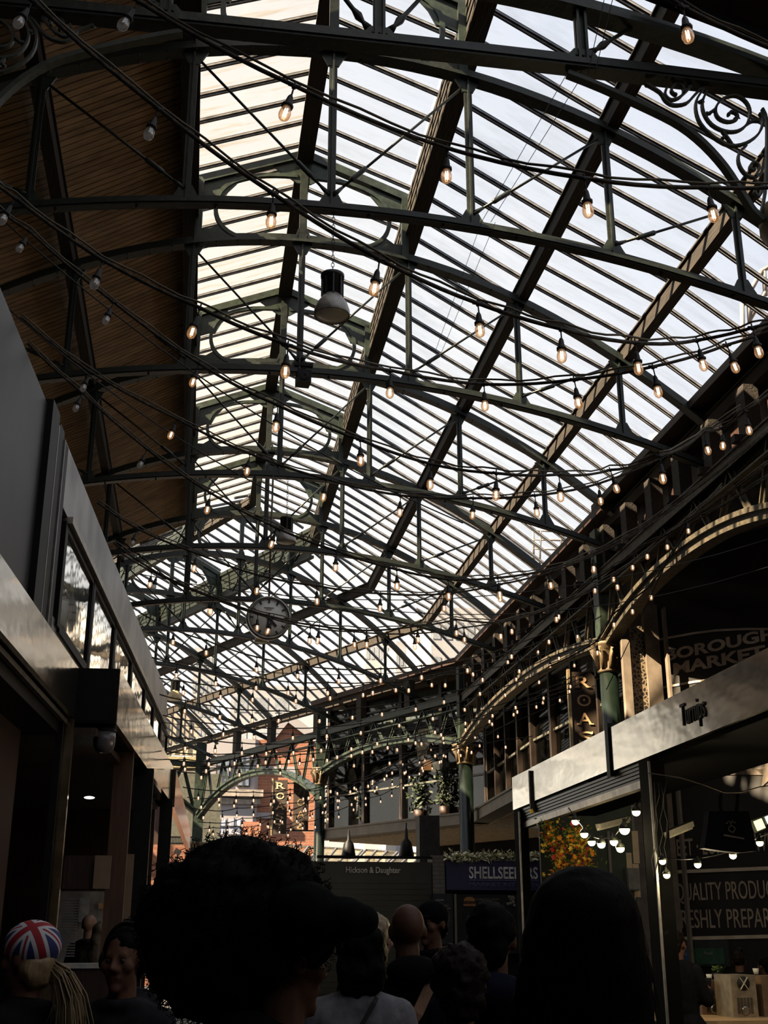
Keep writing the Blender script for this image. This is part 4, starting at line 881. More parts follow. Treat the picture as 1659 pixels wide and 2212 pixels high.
text_obj('lettering', 'Hickson & Daughter', A_, B_, SP(0, 1870).z - SP(0, 1884).z, mat('cream_letters', (0.75, 0.68, 0.58), 0.7), hk, 0.004, 0.02, weight=0.015)
WB = brick_mat('white_painted_brick', (0.20, 0.18, 0.155), (0.17, 0.155, 0.13), (0.10, 0.09, 0.08))
a = SP(933, 1848); b = SP(959, 1848); tag(MB().box(((a.x + b.x) / 2, SY + 0.2, (a.z - CAM_H) / 2), (b.x - a.x, 0.5, a.z + CAM_H)).build('brick_pillar', WB), 'white painted brick pillar between the two end stalls', 'pillar')
sh = thing('seafood_stall', 'stall with a navy name sign topped by a bushy garland', 'stall', V((SP(1060, 1900).x, SY, -CAM_H)))
a = SP(960, 1860); b = SP(1215, 1860)
MB().box(((a.x + b.x) / 2, SY + 0.7, (a.z - CAM_H) / 2), (b.x - a.x, 1.0, a.z + CAM_H)).build('stall_body', BLACKM, sh)
sboard(962, 1858, 1215, 1924, SY, 0.12).build('navy_sign', mat('navy_sign_paint', (0.030, 0.026, 0.085), 0.55, 0, 0.15, 2), sh)
def st(s, x0, x1, yb, yt, material, par, y=SY - 0.07, wgt=0.0):
    A = SP(x0, yb, y); B = SP(x1, yb, y); B.z = A.z; return text_obj('lettering', s, A, B, SP(x0, yt, y).z - A.z, material, par, 0.003, 0.006, weight=wgt)
st('SHELLSEEKERS', 1013, 1162, 1897, 1871, mat('white_letters', (0.85, 0.82, 0.75), 0.6), sh, wgt=0.02)
st('MARKET KITCHEN', 1014, 1162, 1914, 1905, mat('violet_letters', (0.12, 0.11, 0.22), 0.6), sh)
m = MB(); p = SP(1013, 1901, SY - .07); q = SP(1165, 1901, SY - .07); m.bar(p, V((q.x, q.y, p.z)), 0.01, 0.02); m.build('sign_rule', mat('violet_letters', (0, 0, 0)), sh)
gl = MB(); rnd = random.Random(3); p = SP(960, 1852, SY - .05); q = SP(1195, 1850, SY - .05)
for i in range(900):
    c = p.lerp(q, rnd.random()) + V((0, rnd.uniform(-.08, .08), abs(rnd.gauss(0, 0.05)) - 0.04 + 0.02 * math.sin(i))); u = V((rnd.gauss(0, 1), rnd.gauss(0, 1), rnd.gauss(0, 1))).normalized(); w_ = u.orthogonal().normalized() * 0.012
    gl.cur = 0 if rnd.random() < 0.6 else 1
    w_ = w_ * 1.8; gl.add([c, c + u * 0.05 + w_, c + u * 0.10, c + u * 0.05 - w_], [(0, 1, 2, 3)])
gl2 = MB(); gl2.tube([p + (q - p) * (i / 12) for i in range(13)], 0.035, 8)
go = thing('garland', 'bushy pale green garland lying on top of the navy sign', 'garland', p)
gl2.build('stem', FL[3], go); f = gl.build('leaves', [mat('pale_dry_leaves', (0.80, 0.74, 0.52), 0.9), mat('olive_leaves', (0.34, 0.32, 0.14), 0.9)], go); f['kind'] = 'stuff'
CH = mat('chalk_white', (0.22, 0.21, 0.19), 0.9)
cb = thing('chalk_menu_board', 'tall narrow chalk menu board right of the white brick pillar', 'board', SP(958, 2030, SY - .1)); sboard(935, 1930, 979, 2040, SY - .1, 0.03).build('board', mat('slate_board', (0.02, 0.02, 0.022), 0.7), cb)
for i, (s, x0, x1, y0) in enumerate((('Shellseekers', 940, 975, 1945), ('Menu', 948, 968, 1958), ('Oysters', 943, 972, 1968), ('Seabass', 945, 970, 1990), ('Scallops', 945, 972, 2004))):
    if i in (1, 3): st(s, x0, x1, y0, y0 - 6, CH, cb, SY - .13)
m = MB()
for j in range(9):
    p = SP(941, 1944 + j * 9, SY - .125); q = SP(941 + 18 + (j * 7) % 16, 1944 + j * 9, SY - .125)
    if j not in (1, 5): m.bar(p, V((q.x, q.y, p.z)), 0.006, 0.025)
m.build('chalk_lines', CH, cb)
bb = thing('food_board', 'wide dark menu board with a burger picture under the navy sign', 'board', SP(1060, 2060, SY - .1)); sboard(984, 1932, 1150, 2060, SY - .1, 0.03).build('board', BLACKM, bb)
m = MB(); m.bar(SP(983, 1931, SY - .1), V((SP(983, 2060).x, SY - .1, -0.3)), 0.04, 0.04, (0, 1, 0)); m.build('pale_frame', CONC, bb)
LT = mat('dim_cream_print', (0.20, 0.17, 0.12), 0.8)
st("LONDON'S FINEST", 1029, 1081, 1946, 1940, LT, bb, SY - .13); st('WILD VENISON', 1035, 1078, 1954, 1948, LT, bb, SY - .13); st('BURGER', 1044, 1068, 1963, 1957, LT, bb, SY - .13)
c = SP(1014, 1948, SY - .13)
for nm, pr, z, mt in (('printed_bun', [(0.02, 0.085), (0.09, 0.06), (0.115, 0.02), (0.115, 0.01)], 0, mat('bun_brown', (0.35, 0.16, 0.05), 0.7)),):
    m = MB(); m.prism([(-.11, .01), (.11, .01), (.10, .05), (.05, .085), (-.05, .085), (-.10, .05)][::1], c, V((1, 0, 0)), V((0, 0, 1)), 0.01); m.prism([(-.11, -.075), (.11, -.075), (.12, -.04), (-.12, -.04)], c, V((1, 0, 0)), V((0, 0, 1)), 0.01); m.build(nm, mt, bb)
m = MB(); m.prism([(-.125, -.035), (.125, -.035), (.125, .0), (-.125, .0)], c, V((1, 0, 0)), V((0, 0, 1)), 0.012); m.build('printed_patty', mat('patty_brown', (0.08, 0.03, 0.015), 0.8), bb)
c = SP(1104, 1946, SY - .13); m = MB()
for k in range(9): m.ball(c + V((rnd.uniform(-.07, .07), 0, rnd.uniform(-.09, .08))), (0.035, 0.008, 0.03), 8)
m.build('printed_dish', mat('pale_dish', (0.22, 0.20, 0.15), 0.8), bb)
# soffit pipes, low posts and lanterns behind the stalls
tag(MB().box((SP(924, 1800, 30).x, 30, 0.6), (0.5, 0.5, 4.6)).build('concrete_pillar', mat('dark_pillar', (0.05, 0.045, 0.04), 0.8)), 'dark square pillar under the restaurant slab', 'pillar')
for i, (px, d_) in enumerate(((753, 33), (878, 31))):
    c = at(px, 1855, d_); o = thing('hanging_lantern', ['dark lantern silhouetted against the pale canopy behind the black stall', 'dark lantern under the slab right of the pale canopy'][i], 'lamp', c)
    MB().lathe([(0.16, 0), (0.2, 0.08), (0.14, 0.4), (0.05, 0.5), (0.03, 0.75)], c, 10).build('body', BLACK, o); MB().tube([c + V((0, 0, .7)), V((c.x, c.y, 2.9))], 0.02, 5).build('hanger', BLACK, o)
cv = thing('glass_canopy', 'pale sunlit canopy of slanting panes low behind the stalls', 'canopy', at(700, 1860, 47))
for i, (x0, x1) in enumerate(((612, 680), (690, 775), (782, 850), (860, 930))):
    y0 = 1826 + i * 5; P = [at(x0 - 25, 1872, 44), at(x1 - 22, 1872, 44), at(x1 + 8, y0 + 5, 49), at(x0 + 8, y0, 49)]
    m = MB(); m.add(P + [p + V((0, 0, -.03)) for p in P], [(0, 1, 2, 3), (7, 6, 5, 4), (0, 4, 5, 1), (1, 5, 6, 2), (2, 6, 7, 3), (3, 7, 4, 0)]); m.build('pane', glass_mat('milky_canopy_glass', (0.95, 0.9, 0.75), 0.5, (1, 0.85, 0.55)), cv)
    m = MB()
    for k in range(4): m.bar(P[0].lerp(P[1], k / 3), P[3].lerp(P[2], k / 3), 0.07, 0.08)
    m.bar(P[0], P[1], .08, .08); m.bar(P[3], P[2], .08, .08); m.build('glazing_bars', BARD, cv)

for px in (640, 760, 900):
    q = at(px, 1868, 44.2); MB().tube([V((q.x, q.y, -CAM_H)), q], 0.05, 8).build('post', BLACK, cv)

# ================================================================== street beyond: brick house, pale front, balcony, towers
HY = 71.0
def HP(px, py, y=HY): return onY(px, py, y)
RBK = brick_mat('orange_red_brick', (0.24, 0.085, 0.04), (0.18, 0.06, 0.03), (0.20, 0.14, 0.10), 0.45)
PS = mat('pale_painted_stone', (0.20, 0.19, 0.195), 0.8, 0, 0.08, 0.5)
hs = thing('brick_house', 'orange brick gabled house with a pale stone bay, far beyond the hall', 'building', V((HP(560, 1800).x, HY, -CAM_H)))
gx0, gx1 = HP(575, 1700).x, HP(690, 1700).x; zt = HP(600, 1600).z; zg = HP(615, 1555).z
m = MB(); m.prism([(HP(548, 1700).x, -CAM_H), (gx1, -CAM_H), (gx1, zt), (HP(640, 0).x * 0 + HP(618, 1600).x, zg), (HP(580, 1600).x, zt), (HP(548, 1700).x, zt)], (0, HY, 0), (1, 0, 0), (0, 0, 1), 0.6); m.build('brick_front', RBK, hs)
m = MB(); rx = HP(618, 1600).x
m.bar(V((HP(576, 0).x if 0 else HP(578, 1600).x, HY - .5, zt - .1)), V((rx, HY - .5, zg + .1)), 0.5, 0.25, (0, 1, 0)); m.bar(V((rx, HY - .5, zg + .1)), V((gx1, HY - .5, zt - .1)), 0.5, 0.25, (0, 1, 0)); m.build('gable_coping', PS, hs)
a = HP(425, 1700); b = HP(562, 1700); bx0, bx1 = a.x, b.x
m = MB(); m.prism([(bx0, 0), (bx1, 0), (bx1 - .35, -0.7), (bx0 + .2, -0.7)][::-1], (0, HY - .3, -CAM_H), (1, 0, 0), (0, 1, 0), 0.01)
m = MB(); pl = [(bx0, HY), (bx0 + .35, HY - .8), (bx1 - .4, HY - .8), (bx1, HY)]; ztb = HP(500, 1600).z
vs = [V((x, y, -CAM_H)) for x, y in pl] + [V((x, y, ztb)) for x, y in pl]; m.add(vs, [(0, 1, 5, 4), (1, 2, 6, 5), (2, 3, 7, 6), (4, 5, 6, 7)]); m.build('stone_bay', PS, hs)
def hbox(name, px0, py0, px1, py1, mt, y, th, par): a = HP(px0, py0, y); b = HP(px1, py1, y); return MB().box(((a.x + b.x) / 2, y, (a.z + b.z) / 2), (abs(b.x - a.x), th, abs(a.z - b.z))).build(name, mt, par)
hbox('cornice', 438, 1705, 568, 1722, mat('carved_stone', (0.19, 0.165, 0.14), 0.9, 0, 0.3, 3, 0.3), HY - 0.9, 0.6, hs)
hbox('cornice', 444, 1722, 562, 1738, mat('carved_stone', (0, 0, 0)), HY - 0.8, 0.35, hs)
hbox('stone_band', 548, 1655, 640, 1670, PS, HY - .35, 0.1, hs); hbox('stone_band', 548, 1755, 600, 1768, PS, HY - .35, 0.1, hs)
hbox('brick_panel', 440, 1775, 458, 1812, RBK, HY - .85, 0.1, hs); hbox('brick_panel', 520, 1775, 562, 1812, RBK, HY - .85, 0.1, hs)
for i, (x0, y0, x1, y1) in enumerate(((468, 1632, 496, 1700), (514, 1632, 540, 1700), (458, 1766, 488, 1822), (492, 1766, 521, 1822))):
    f = hbox('window', x0, y0, x1, y1, PS if i > 1 else FR, HY - .86, 0.1, hs); hbox('pane', x0 + 3, y0 + 3, x1 - 3, y1 - 3, mat('far_pane', (0.16, 0.18, 0.21), 0.15, 0.4) if i < 2 else mat('far_pane_pale', (0.35, 0.38, 0.45), 0.2, 0.3), HY - .93, 0.04, f)
    m = MB(); xm = (x0 + x1) / 2; p = HP(xm, y0, HY - .97); q = HP(xm, y1, HY - .97); m.bar(p, V((p.x, p.y, q.z)), 0.05, 0.05, (0, 1, 0))
    for t in (.33, .66): yy = y0 + (y1 - y0) * t; p = HP(x0, yy, HY - .97); q = HP(x1, yy, HY - .97); m.bar(p, V((q.x, p.y, p.z)), 0.05, 0.05)
    m.build('glazing_bars', FR, f)
pf = thing('pale_shopfront', 'pale creamy building with tall gridded windows left of the far green column', 'building', V((HP(390, 1800, 52).x, 52, -CAM_H)))
a = HP(340, 1540, 52); b = HP(426, 1632, 52)
MB().box(((a.x + b.x) / 2, 52, (a.z + b.z) / 2), (b.x - a.x, 0.2, a.z - b.z)).build('pale_wall', mat('cream_wall', (0.30, 0.27, 0.21), 0.8), pf)
m = MB()
for px in (350, 374, 401): p = HP(px, 1540, 51.8); q = HP(px, 1632, 51.8); m.bar(p, V((p.x, p.y, q.z)), 0.07, 0.05, (0, 1, 0))
m.build('window_grid', FR, pf)
MB().box(((a.x + b.x) / 2 - .5, 52.3, (b.z - CAM_H) / 2), (b.x - a.x - 1.2, 0.2, b.z + CAM_H)).build('lower_wall', DARKWOOD, pf)
MB().box(((a.x + b.x) / 2, 51.6, HP(0, 1645, 52).z), (b.x - a.x + .3, 1.2, 0.45)).build('fascia_beam', mat('olive_beige', (0.22, 0.19, 0.10), 0.7), pf)
a = HP(330, 1670, 60); b = HP(470, 1900, 60); tag(MB().box(((a.x + b.x) / 2, 60, (a.z - CAM_H) / 2), (b.x - a.x, 0.3, a.z + CAM_H)).build('street_building', mat('dark_green_brown_front', (0.05, 0.05, 0.035), 0.8)), 'dark shopfront wall behind the far green column', 'building')
bal = thing('balcony_rail', 'spindled balcony rail low at the far end of the left stalls', 'railing', HP(392, 1825, 50))
p = HP(366, 1808, 50); q = HP(424, 1812, 50); p2 = HP(366, 1822, 50)
MB().bar(p, V((q.x, q.y, p.z)), 0.06, 0.06).build('handrail', BLACK, bal); MB().bar(p2, V((q.x, q.y, p2.z)), 0.06, 0.06).build('bottom_rail', BLACK, bal)
m = MB()
for k in range(19): x = p.x + (q.x - p.x) * k / 18; m.bar(V((x, 50, p.z)), V((x, 50, p2.z)), 0.03, 0.03, (0, 1, 0))
m.build('spindles', BLACK, bal)
a = HP(310, 1822, 49.8); b = HP(440, 1900, 49.8); tag(MB().box(((a.x + b.x) / 2, 50.5, (a.z - CAM_H) / 2), (b.x - a.x, 0.5, a.z + CAM_H)).build('brick_shopfront', RBK), 'low orange brick shopfront under the spindled balcony', 'building')
c = HP(384, 1840, 48); tag(MB().tube([V((c.x, c.y, -CAM_H)), c], 0.04, 6).box(c, (0.25, 0.3, 0.18), Matrix.Rotation(.5, 3, 'Y')).build('street_light', STONE), 'small pale street light below the spindled balcony', 'light')
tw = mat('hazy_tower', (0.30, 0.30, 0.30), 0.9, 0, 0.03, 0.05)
def tower(label, px0, px1, py, y, win=True):
    a = HP(px0, py, y); b = HP(px1, py, y); o = thing('tower_block', label, 'building', V(((a.x + b.x) / 2, y, -CAM_H)))
    MB().box(((a.x + b.x) / 2, y + 6, (a.z - CAM_H) / 2), (b.x - a.x, 12, a.z + CAM_H)).build('wall', tw, o); m = MB(); w_ = b.x - a.x
    for r in range(14):
        for k in range(6): m.box((a.x + w_ * (k + .5) / 6, y - 0.02, a.z - 2 - r * 3.0), (w_ / 9, 0.05, 1.5))
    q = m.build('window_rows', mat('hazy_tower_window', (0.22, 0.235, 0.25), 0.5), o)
tower('pale hazy tower block seen through the roof glass left of the clock side', 420, 470, 1398, 150)
tower('pale hazy stepped block seen through the glass above the far eaves, lower one', 790, 850, 1375, 140)
tower('pale hazy block seen through the glass behind the roof bend', 855, 905, 1385, 130)
tower('long pale terrace seen low through the far roof glass', 500, 760, 1478, 120)
tower('grey block seen through the lower panes near the right eaves', 930, 1075, 1310, 95)
# scaffold rails above the right slope
SCM = mat('galvanised_rail', (0.25, 0.23, 0.21), 0.5, 0.2)
def scaff(label, pts, depth, r):
    o = thing('roof_handrail', label, 'railing', at(*pts[0][0], depth)); m = MB(); v = MB()
    for i, (a, b) in enumerate(pts): (v if abs(a[0] - b[0]) < 14 else m).tube([at(*a, depth), at(*b, depth)], r, 6)
    if v.v: v.build('uprights', SCM, o)
    if m.v: m.build('rails', SCM, o)
scaff('white scaffold frame outside the glass at the right edge', [((1603, 655), (1606, 770)), ((1617, 640), (1620, 700)), ((1604, 660), (1645, 585)), ((1645, 585), (1665, 575)), ((1650, 585), (1654, 640)), ((1606, 755), (1630, 755)), ((1620, 690), (1659, 620))], 18, 0.035)
scaff('pale roof handrail outside the glass above the middle of the right slope', [((1152, 1140), (1153, 1215)), ((1168, 1145), (1166, 1220)), ((1212, 1145), (1212, 1200)), ((1152, 1165), (1235, 1168)), ((1153, 1185), (1230, 1188)), ((1152, 1145), (1235, 1150))], 34, 0.03)

# ================================================================== pendant lamps, clock, speaker
def pendant(label, c, ztop, wide=0.19, lampoff=True, chain=True, warm=False):
    """c = centre of the mouth of the reflector"""
    c = V(c); o = thing('pendant_lamp', label, 'lamp', c, 'big pendant lamps under the trusses')
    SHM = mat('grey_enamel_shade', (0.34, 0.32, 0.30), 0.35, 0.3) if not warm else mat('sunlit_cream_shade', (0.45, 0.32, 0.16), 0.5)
    MB().lathe([(wide * 0.5, wide * 1.25), (wide * 0.62, wide * 1.05), (wide * 0.85, wide * 0.7), (wide * 0.98, wide * 0.3), (wide, 0), (wide * 0.97, -0.008), (wide * 0.9, 0.05), (wide * 0.5, 0.12)], c, 28).build('lamp_shade', SHM, o)
    MB().lathe([(wide * 0.94, 0.012), (wide * 0.9, 0.0), (wide * 0.4, -0.012), (0.02, -0.014)], c, 28).build('glass_cover', mat('frosted_cover', (0.80, 0.80, 0.77), 0.3, 0, 0.1, 3), o)
    HM = mat('black_lamp_housing', (0.02, 0.02, 0.02), 0.4)
    m = MB(); m.lathe([(wide * 0.52, wide * 1.15), (wide * 0.50, wide * 2.3), (wide * 0.66, wide * 2.35), (wide * 0.66, wide * 2.55), (wide * 0.5, wide * 2.65), (wide * 0.12, wide * 2.7)], c, 20)
    for k in range(8):
        a = k * math.pi / 4; m.box(c + V((math.cos(a) * wide * .55, math.sin(a) * wide * .55, wide * 1.75)), (0.015, 0.03, wide * 1.2), Matrix.Rotation(a + math.pi / 2, 3, 'Z'))
    m.build('housing', HM, o)
    m = MB(); z = c.z + wide * 2.7; k = 0
    while z < ztop:
        R = Matrix.Rotation((k % 2) * math.pi / 2, 3, 'Z'); pts = [V((c.x, c.y, z)) + R @ V((0.016 * math.cos(a * math.pi / 4), 0, 0.03 * math.sin(a * math.pi / 4))) for a in range(8)]
        m.ribbon(pts, 0.006, 0.006, R @ V((0, 1, 0)), True); z += 0.047; k += 1
    m.build('chain', BLACK, o); return o
pendant('nearest grey bell pendant lamp hanging on a chain', onY(717, 682, FY(2)), 7.42)
pendant('second grey bell pendant lamp, above the clock', onY(618, 1172, FY(4) + .0), 7.42, 0.17)
pendant('warm lit cream pendant lamp peeping below the clock', onY(565, 1388, FY(6)), 7.42, 0.17, warm=True)
pendant('cream pendant lamp at the left near the grey stall wall', at(377, 1512, 38), 8.0, 0.24, warm=True)
c = onY(655, 818, FY(3)); o = thing('speaker_box', 'small black speaker box fixed under the second nearest truss', 'speaker', c)
MB().box(c, (0.19, 0.2, 0.19), Matrix.Rotation(.1, 3, 'Z')).build('cabinet', BLACK, o); m = MB(); m.box(c + V((0, 0, .14)), (0.06, 0.06, 0.12)); m.box(c + V((0, 0, 0.20)), (0.26, 0.1, 0.05)); m.build('bracket', BLACK, o)
MB().lathe([(0.07, 0), (0.065, 0.01), (0.02, -0.005)], c + V((0, -.1, 0)), 16, V((0, -1, 0))).build('speaker_cone', BLACKM, o)
# clock -------------------------------------------------------------------
cc = onY(580, 1335, 19.0); R0 = 0.345
o = thing('station_clock', 'round white faced clock with black hands hanging on a pole from the third truss', 'clock', cc)
nrm = (-cc); nrm.z = 0; nrm = nrm.normalized(); nrm = Matrix.Rotation(rad(6), 3, 'Z') @ nrm
ux = V((0, 0, 1)).cross(nrm).normalized(); uy = nrm.cross(ux).normalized()
MB().lathe([(R0 * 1.0, -0.10), (R0 * 1.04, -0.08), (R0 * 1.04, 0.03), (R0 * 1.0, 0.045), (R0 * 0.95, 0.045), (R0 * 0.95, 0.0)], cc, 48, nrm).build('case', mat('dull_steel_case', (0.30, 0.28, 0.25), 0.35, 0.8), o)
MB().lathe([(R0 * 0.96, 0.005), (R0 * 0.96, 0.012), (0.001, 0.013)], cc, 48, nrm).build('dial', mat('clock_dial_white', (0.88, 0.87, 0.80), 0.5, 0, 0.04, 3), o)
def cpt(r, deg, off=0.02): a = rad(deg); return cc + ux * (r * math.sin(a)) + uy * (r * math.cos(a)) + nrm * off
m = MB(); 
for k in range(60):
    a = 6 * k
    if k % 5 == 0: m.bar(cpt(R0 * 0.72, a), cpt(R0 * 0.90, a), 0.028, 0.005, nrm)
    else: m.bar(cpt(R0 * 0.85, a), cpt(R0 * 0.90, a), 0.010, 0.005, nrm)
INK = mat('black_clock_ink', (0.008, 0.008, 0.008), 0.6); m.build('minute_marks', INK, o)
m = MB(); m.bar(cpt(-R0 * 0.2, 139, .028), cpt(R0 * 0.55, 139, .028), 0.045, 0.006, nrm); m.build('hour_hand', INK, o)
m = MB(); m.bar(cpt(-R0 * 0.22, 186, .036), cpt(R0 * 0.80, 186, .036), 0.030, 0.006, nrm); m.build('minute_hand', INK, o)
MB().lathe([(0.025, 0.02), (0.025, 0.045)], cc, 12, nrm).build('hand_pin', INK, o)
text_obj('maker_lettering', 'SCHWEIZER', cc - ux * 0.085 + uy * 0.155 + nrm * .014, cc + ux * 0.085 + uy * 0.155 + nrm * .014, 0.022, mat('grey_small_letters', (0.14, 0.14, 0.14), 0.6), o, 0.001, 0.003, up=uy) if False else None
m = MB(); m.bar(cc - ux * 0.08 + uy * 0.165 + nrm * .017, cc + ux * 0.08 + uy * 0.165 + nrm * .017, 0.016, 0.002, nrm); m.bar(cc - ux * 0.05 + uy * 0.135 + nrm * .017, cc + ux * 0.05 + uy * 0.135 + nrm * .017, 0.010, 0.002, nrm); m.build('maker_lettering', mat('grey_small_letters', (0.20, 0.20, 0.19), 0.6), o)
MB().tube([cc + V((0, 0, R0)) - nrm * .03, V((cc.x, cc.y, zl(cc.x - XC) + 0.02)) - nrm * .03], 0.016, 8).build('pole', mat('weathered_pole', (0.10, 0.07, 0.04), 0.5), o)

# ================================================================== festoon strings
BULBG = bpy.data.materials.new('amber_bulb_glass'); BULBG.use_nodes = True; n_ = BULBG.node_tree; n_.nodes.clear()
o_ = n_.nodes.new('ShaderNodeOutputMaterial'); tr = n_.nodes.new('ShaderNodeBsdfTransparent'); tr.inputs[0].default_value = (1, 0.84, 0.70, 1); gl_ = n_.nodes.new('ShaderNodeBsdfGlossy'); gl_.inputs['Roughness'].default_value = 0.12; gl_.inputs[0].default_value = (1, 0.93, 0.85, 1)
em = n_.nodes.new('ShaderNodeEmission'); em.inputs[0].default_value = (1, 0.50, 0.20, 1); em.inputs[1].default_value = 0.75
lw = n_.nodes.new('ShaderNodeLayerWeight'); lw.inputs[0].default_value = 0.35; m1 = n_.nodes.new('ShaderNodeMixShader'); m2 = n_.nodes.new('ShaderNodeMixShader'); m2.inputs[0].default_value = 0.18
n_.links.new(lw.outputs['Facing'], m1.inputs[0]); n_.links.new(tr.outputs[0], m1.inputs[1]); n_.links.new(gl_.outputs[0], m1.inputs[2]); n_.links.new(m1.outputs[0], m2.inputs[1]); n_.links.new(em.outputs[0], m2.inputs[2]); n_.links.new(m2.outputs[0], o_.inputs[0])
CLEARG = bpy.data.materials.new('clear_bulb_glass'); CLEARG.use_nodes = True; n_ = CLEARG.node_tree; n_.nodes.clear()
o_ = n_.nodes.new('ShaderNodeOutputMaterial'); tr = n_.nodes.new('ShaderNodeBsdfTransparent'); tr.inputs[0].default_value = (.85, .85, .85, 1); gl_ = n_.nodes.new('ShaderNodeBsdfGlossy'); gl_.inputs['Roughness'].default_value = 0.2; df = n_.nodes.new('ShaderNodeBsdfTranslucent'); df.inputs[0].default_value = (.8, .78, .76, 1)
m1 = n_.nodes.new('ShaderNodeMixShader'); m1.inputs[0].default_value = 0.45; m2 = n_.nodes.new('ShaderNodeMixShader'); m2.inputs[0].default_value = 0.45
n_.links.new(tr.outputs[0], m1.inputs[1]); n_.links.new(gl_.outputs[0], m1.inputs[2]); n_.links.new(m1.outputs[0], m2.inputs[1]); n_.links.new(df.outputs[0], m2.inputs[2]); n_.links.new(m2.outputs[0], o_.inputs[0])
FIL = mat('glowing_filament', (1, 0.8, 0.4), 0.5, emit=(1.0, 0.78, 0.58), es=6)
def holder_mesh():
    m = MB(); m.tube([(0, 0, 0), (0.002, 0, -0.06)], 0.0035, 5); m.lathe([(0.006, -0.048), (0.011, -0.060), (0.015, -0.092), (0.0215, -0.096), (0.0215, -0.106), (0.016, -0.109)], (0, 0, 0), 10)
    m.tube([(-0.022, 0, 0.002), (0.022, 0, -0.002)], 0.008, 6); m.tube([(0, 0, 0.004), (0, 0, -0.012)], 0.009, 6); m.tube([(0, 0, 0.0), (0.0, 0, 0.02)], 0.004, 5); return m.mesh('lamp_holder', RUBBER)
HMESH = holder_mesh()
def bulb_mesh(mg, lit):
    m = MB(); m.lathe([(0.012, -0.105), (0.017, -0.115), (0.0215, -0.132), (0.0215, -0.145), (0.0175, -0.158), (0.009, -0.166), (0.002, -0.168)], (0, 0, 0), 12)
    if lit: m.cur = 1; m.tube([(0.004, 0, -0.112), (0.005, 0, -0.150)], 0.0032, 5); m.tube([(-0.004, 0.002, -0.112), (-0.003, 0, -0.150)], 0.0028, 5)
    return m.mesh('bulb', [mg, FIL])
BM_L = bulb_mesh(BULBG, True); BM_C = bulb_mesh(CLEARG, False)
NB = [0]
def festoon(label, pts, nofirst=0, noff=0, sc=1.0, cab=0.009, guide=True, seed=0, fill=None):
    """pts = (px, py, depth, hasbulb[, tipdx]) along the cable; depths are true distances forward of the eye"""
    rnd = random.Random(seed + 31); P = [at(p[0], p[1], p[2]) for p in pts]; o = thing('festoon_light_string', label, 'string lights', P[len(P) // 2], 'strings of filament bulbs')
    path = []
    for i in range(len(P) - 1):
        L = (P[i + 1] - P[i]).length; sag = min(0.03, 0.02 * L)
        path += catn(P[i], P[i + 1], sag, 5)[:-1]
    path.append(P[-1])
    MB().tube(path, cab, 6).build('cable', DUSTY, o)
    if guide: MB().tube([p + V((0, 0, 0.026 + 0.007 * math.sin(i * 1.7))) for i, p in enumerate(path)], cab * 0.6, 5).build('support_wire', mat('dusty_support_wire', (0.14, 0.12, 0.085), 0.8), o)
    k = 0
    for i, p in enumerate(pts):
        if not p[3]: continue
        h = bpy.data.objects.new('lamp_holder', HMESH); COL.objects.link(h); h.parent = o; h.location = P[i] - P[len(P) // 2]; h.scale = (sc, sc, sc)
        tdx = p[4] if len(p) > 4 else rnd.uniform(-4, 4) * 6.0 / p[2]
        a = tdx * p[2] / F_PX; h.rotation_euler = (rnd.uniform(-.1, .1), math.atan2(-a, 0.167 * sc), 0)
        b = bpy.data.objects.new('bulb', BM_C if k < noff else BM_L); COL.objects.link(b); b.parent = h; k += 1; NB[0] += 1
    return o
S = festoon
S('thick string across the top, its first lit bulb beside the near lantern', [(150, -95, 4.5, 0), (300, 3, 4.6, 1, -36), (636, 185, 4.3, 1, -24), (966, 320, 4.8, 1, -4), (1262, 385, 4.5, 1, 6), (1527, 405, 4.8, 1, 7), (1700, 402, 4.9, 0)], noff=1, sc=1.0)
S('short string at the top right corner with one glowing amber bulb', [(1300, -110, 4.2, 0), (1474, 15, 4.2, 1, 2), (1680, 110, 4.3, 0)])
S('string from the top left corner running over the nearest pendant lamp', [(-20, -60, 5.0, 0), (72, 2, 5.0, 1, -30), (343, 235, 4.9, 1, -20), (590, 418, 4.9, 1, -3), (820, 560, 4.8, 1, -14), (1032, 655, 5.1, 1, 2), (1211, 710, 5.1, 1, -3), (1372, 740, 5.5, 1, 2), (1505, 735, 6.0, 1, 14), (1625, 708, 5.8, 1, 8), (1710, 680, 5.8, 0)], noff=2)
S('string starting left of the scroll bracket and passing just under the speaker box', [(-30, 380, 5.6, 0), (34, 428, 5.6, 1, -28), (222, 562, 5.6, 1, -15), (432, 665, 5.6, 1, -18), (622, 745, 5.5, 1, -5), (843, 800, 6.3, 1, -2), (1045, 830, 6.6, 1, 0), (1240, 820, 6.2, 1, 7), (1410, 792, 6.0, 1, 11), (1570, 745, 6.2, 1, 15), (1700, 700, 6.2, 0)], noff=2)
S('fourth string down, crossing from the dark boards to the right eaves', [(-20, 440, 7.2, 0), (65, 500, 7.2, 1, -22), (245, 652, 7.2, 1, -15), (430, 785, 7.4, 1, -14), (600, 875, 6.9, 1, -3), (778, 950, 6.9, 1, 1), (930, 1002, 7.1, 1, -3), (1072, 1022, 6.7, 1, -4), (1207, 1025, 7.0, 1, 3), (1318, 1015, 7.8, 1, 13), (1425, 985, 6.8, 1, 5), (1520, 932, 8.0, 1, 8), (1560, 925, 8.2, 1, -5), (1610, 888, 7.8, 1, 5), (1720, 800, 8.0, 0)], noff=2)
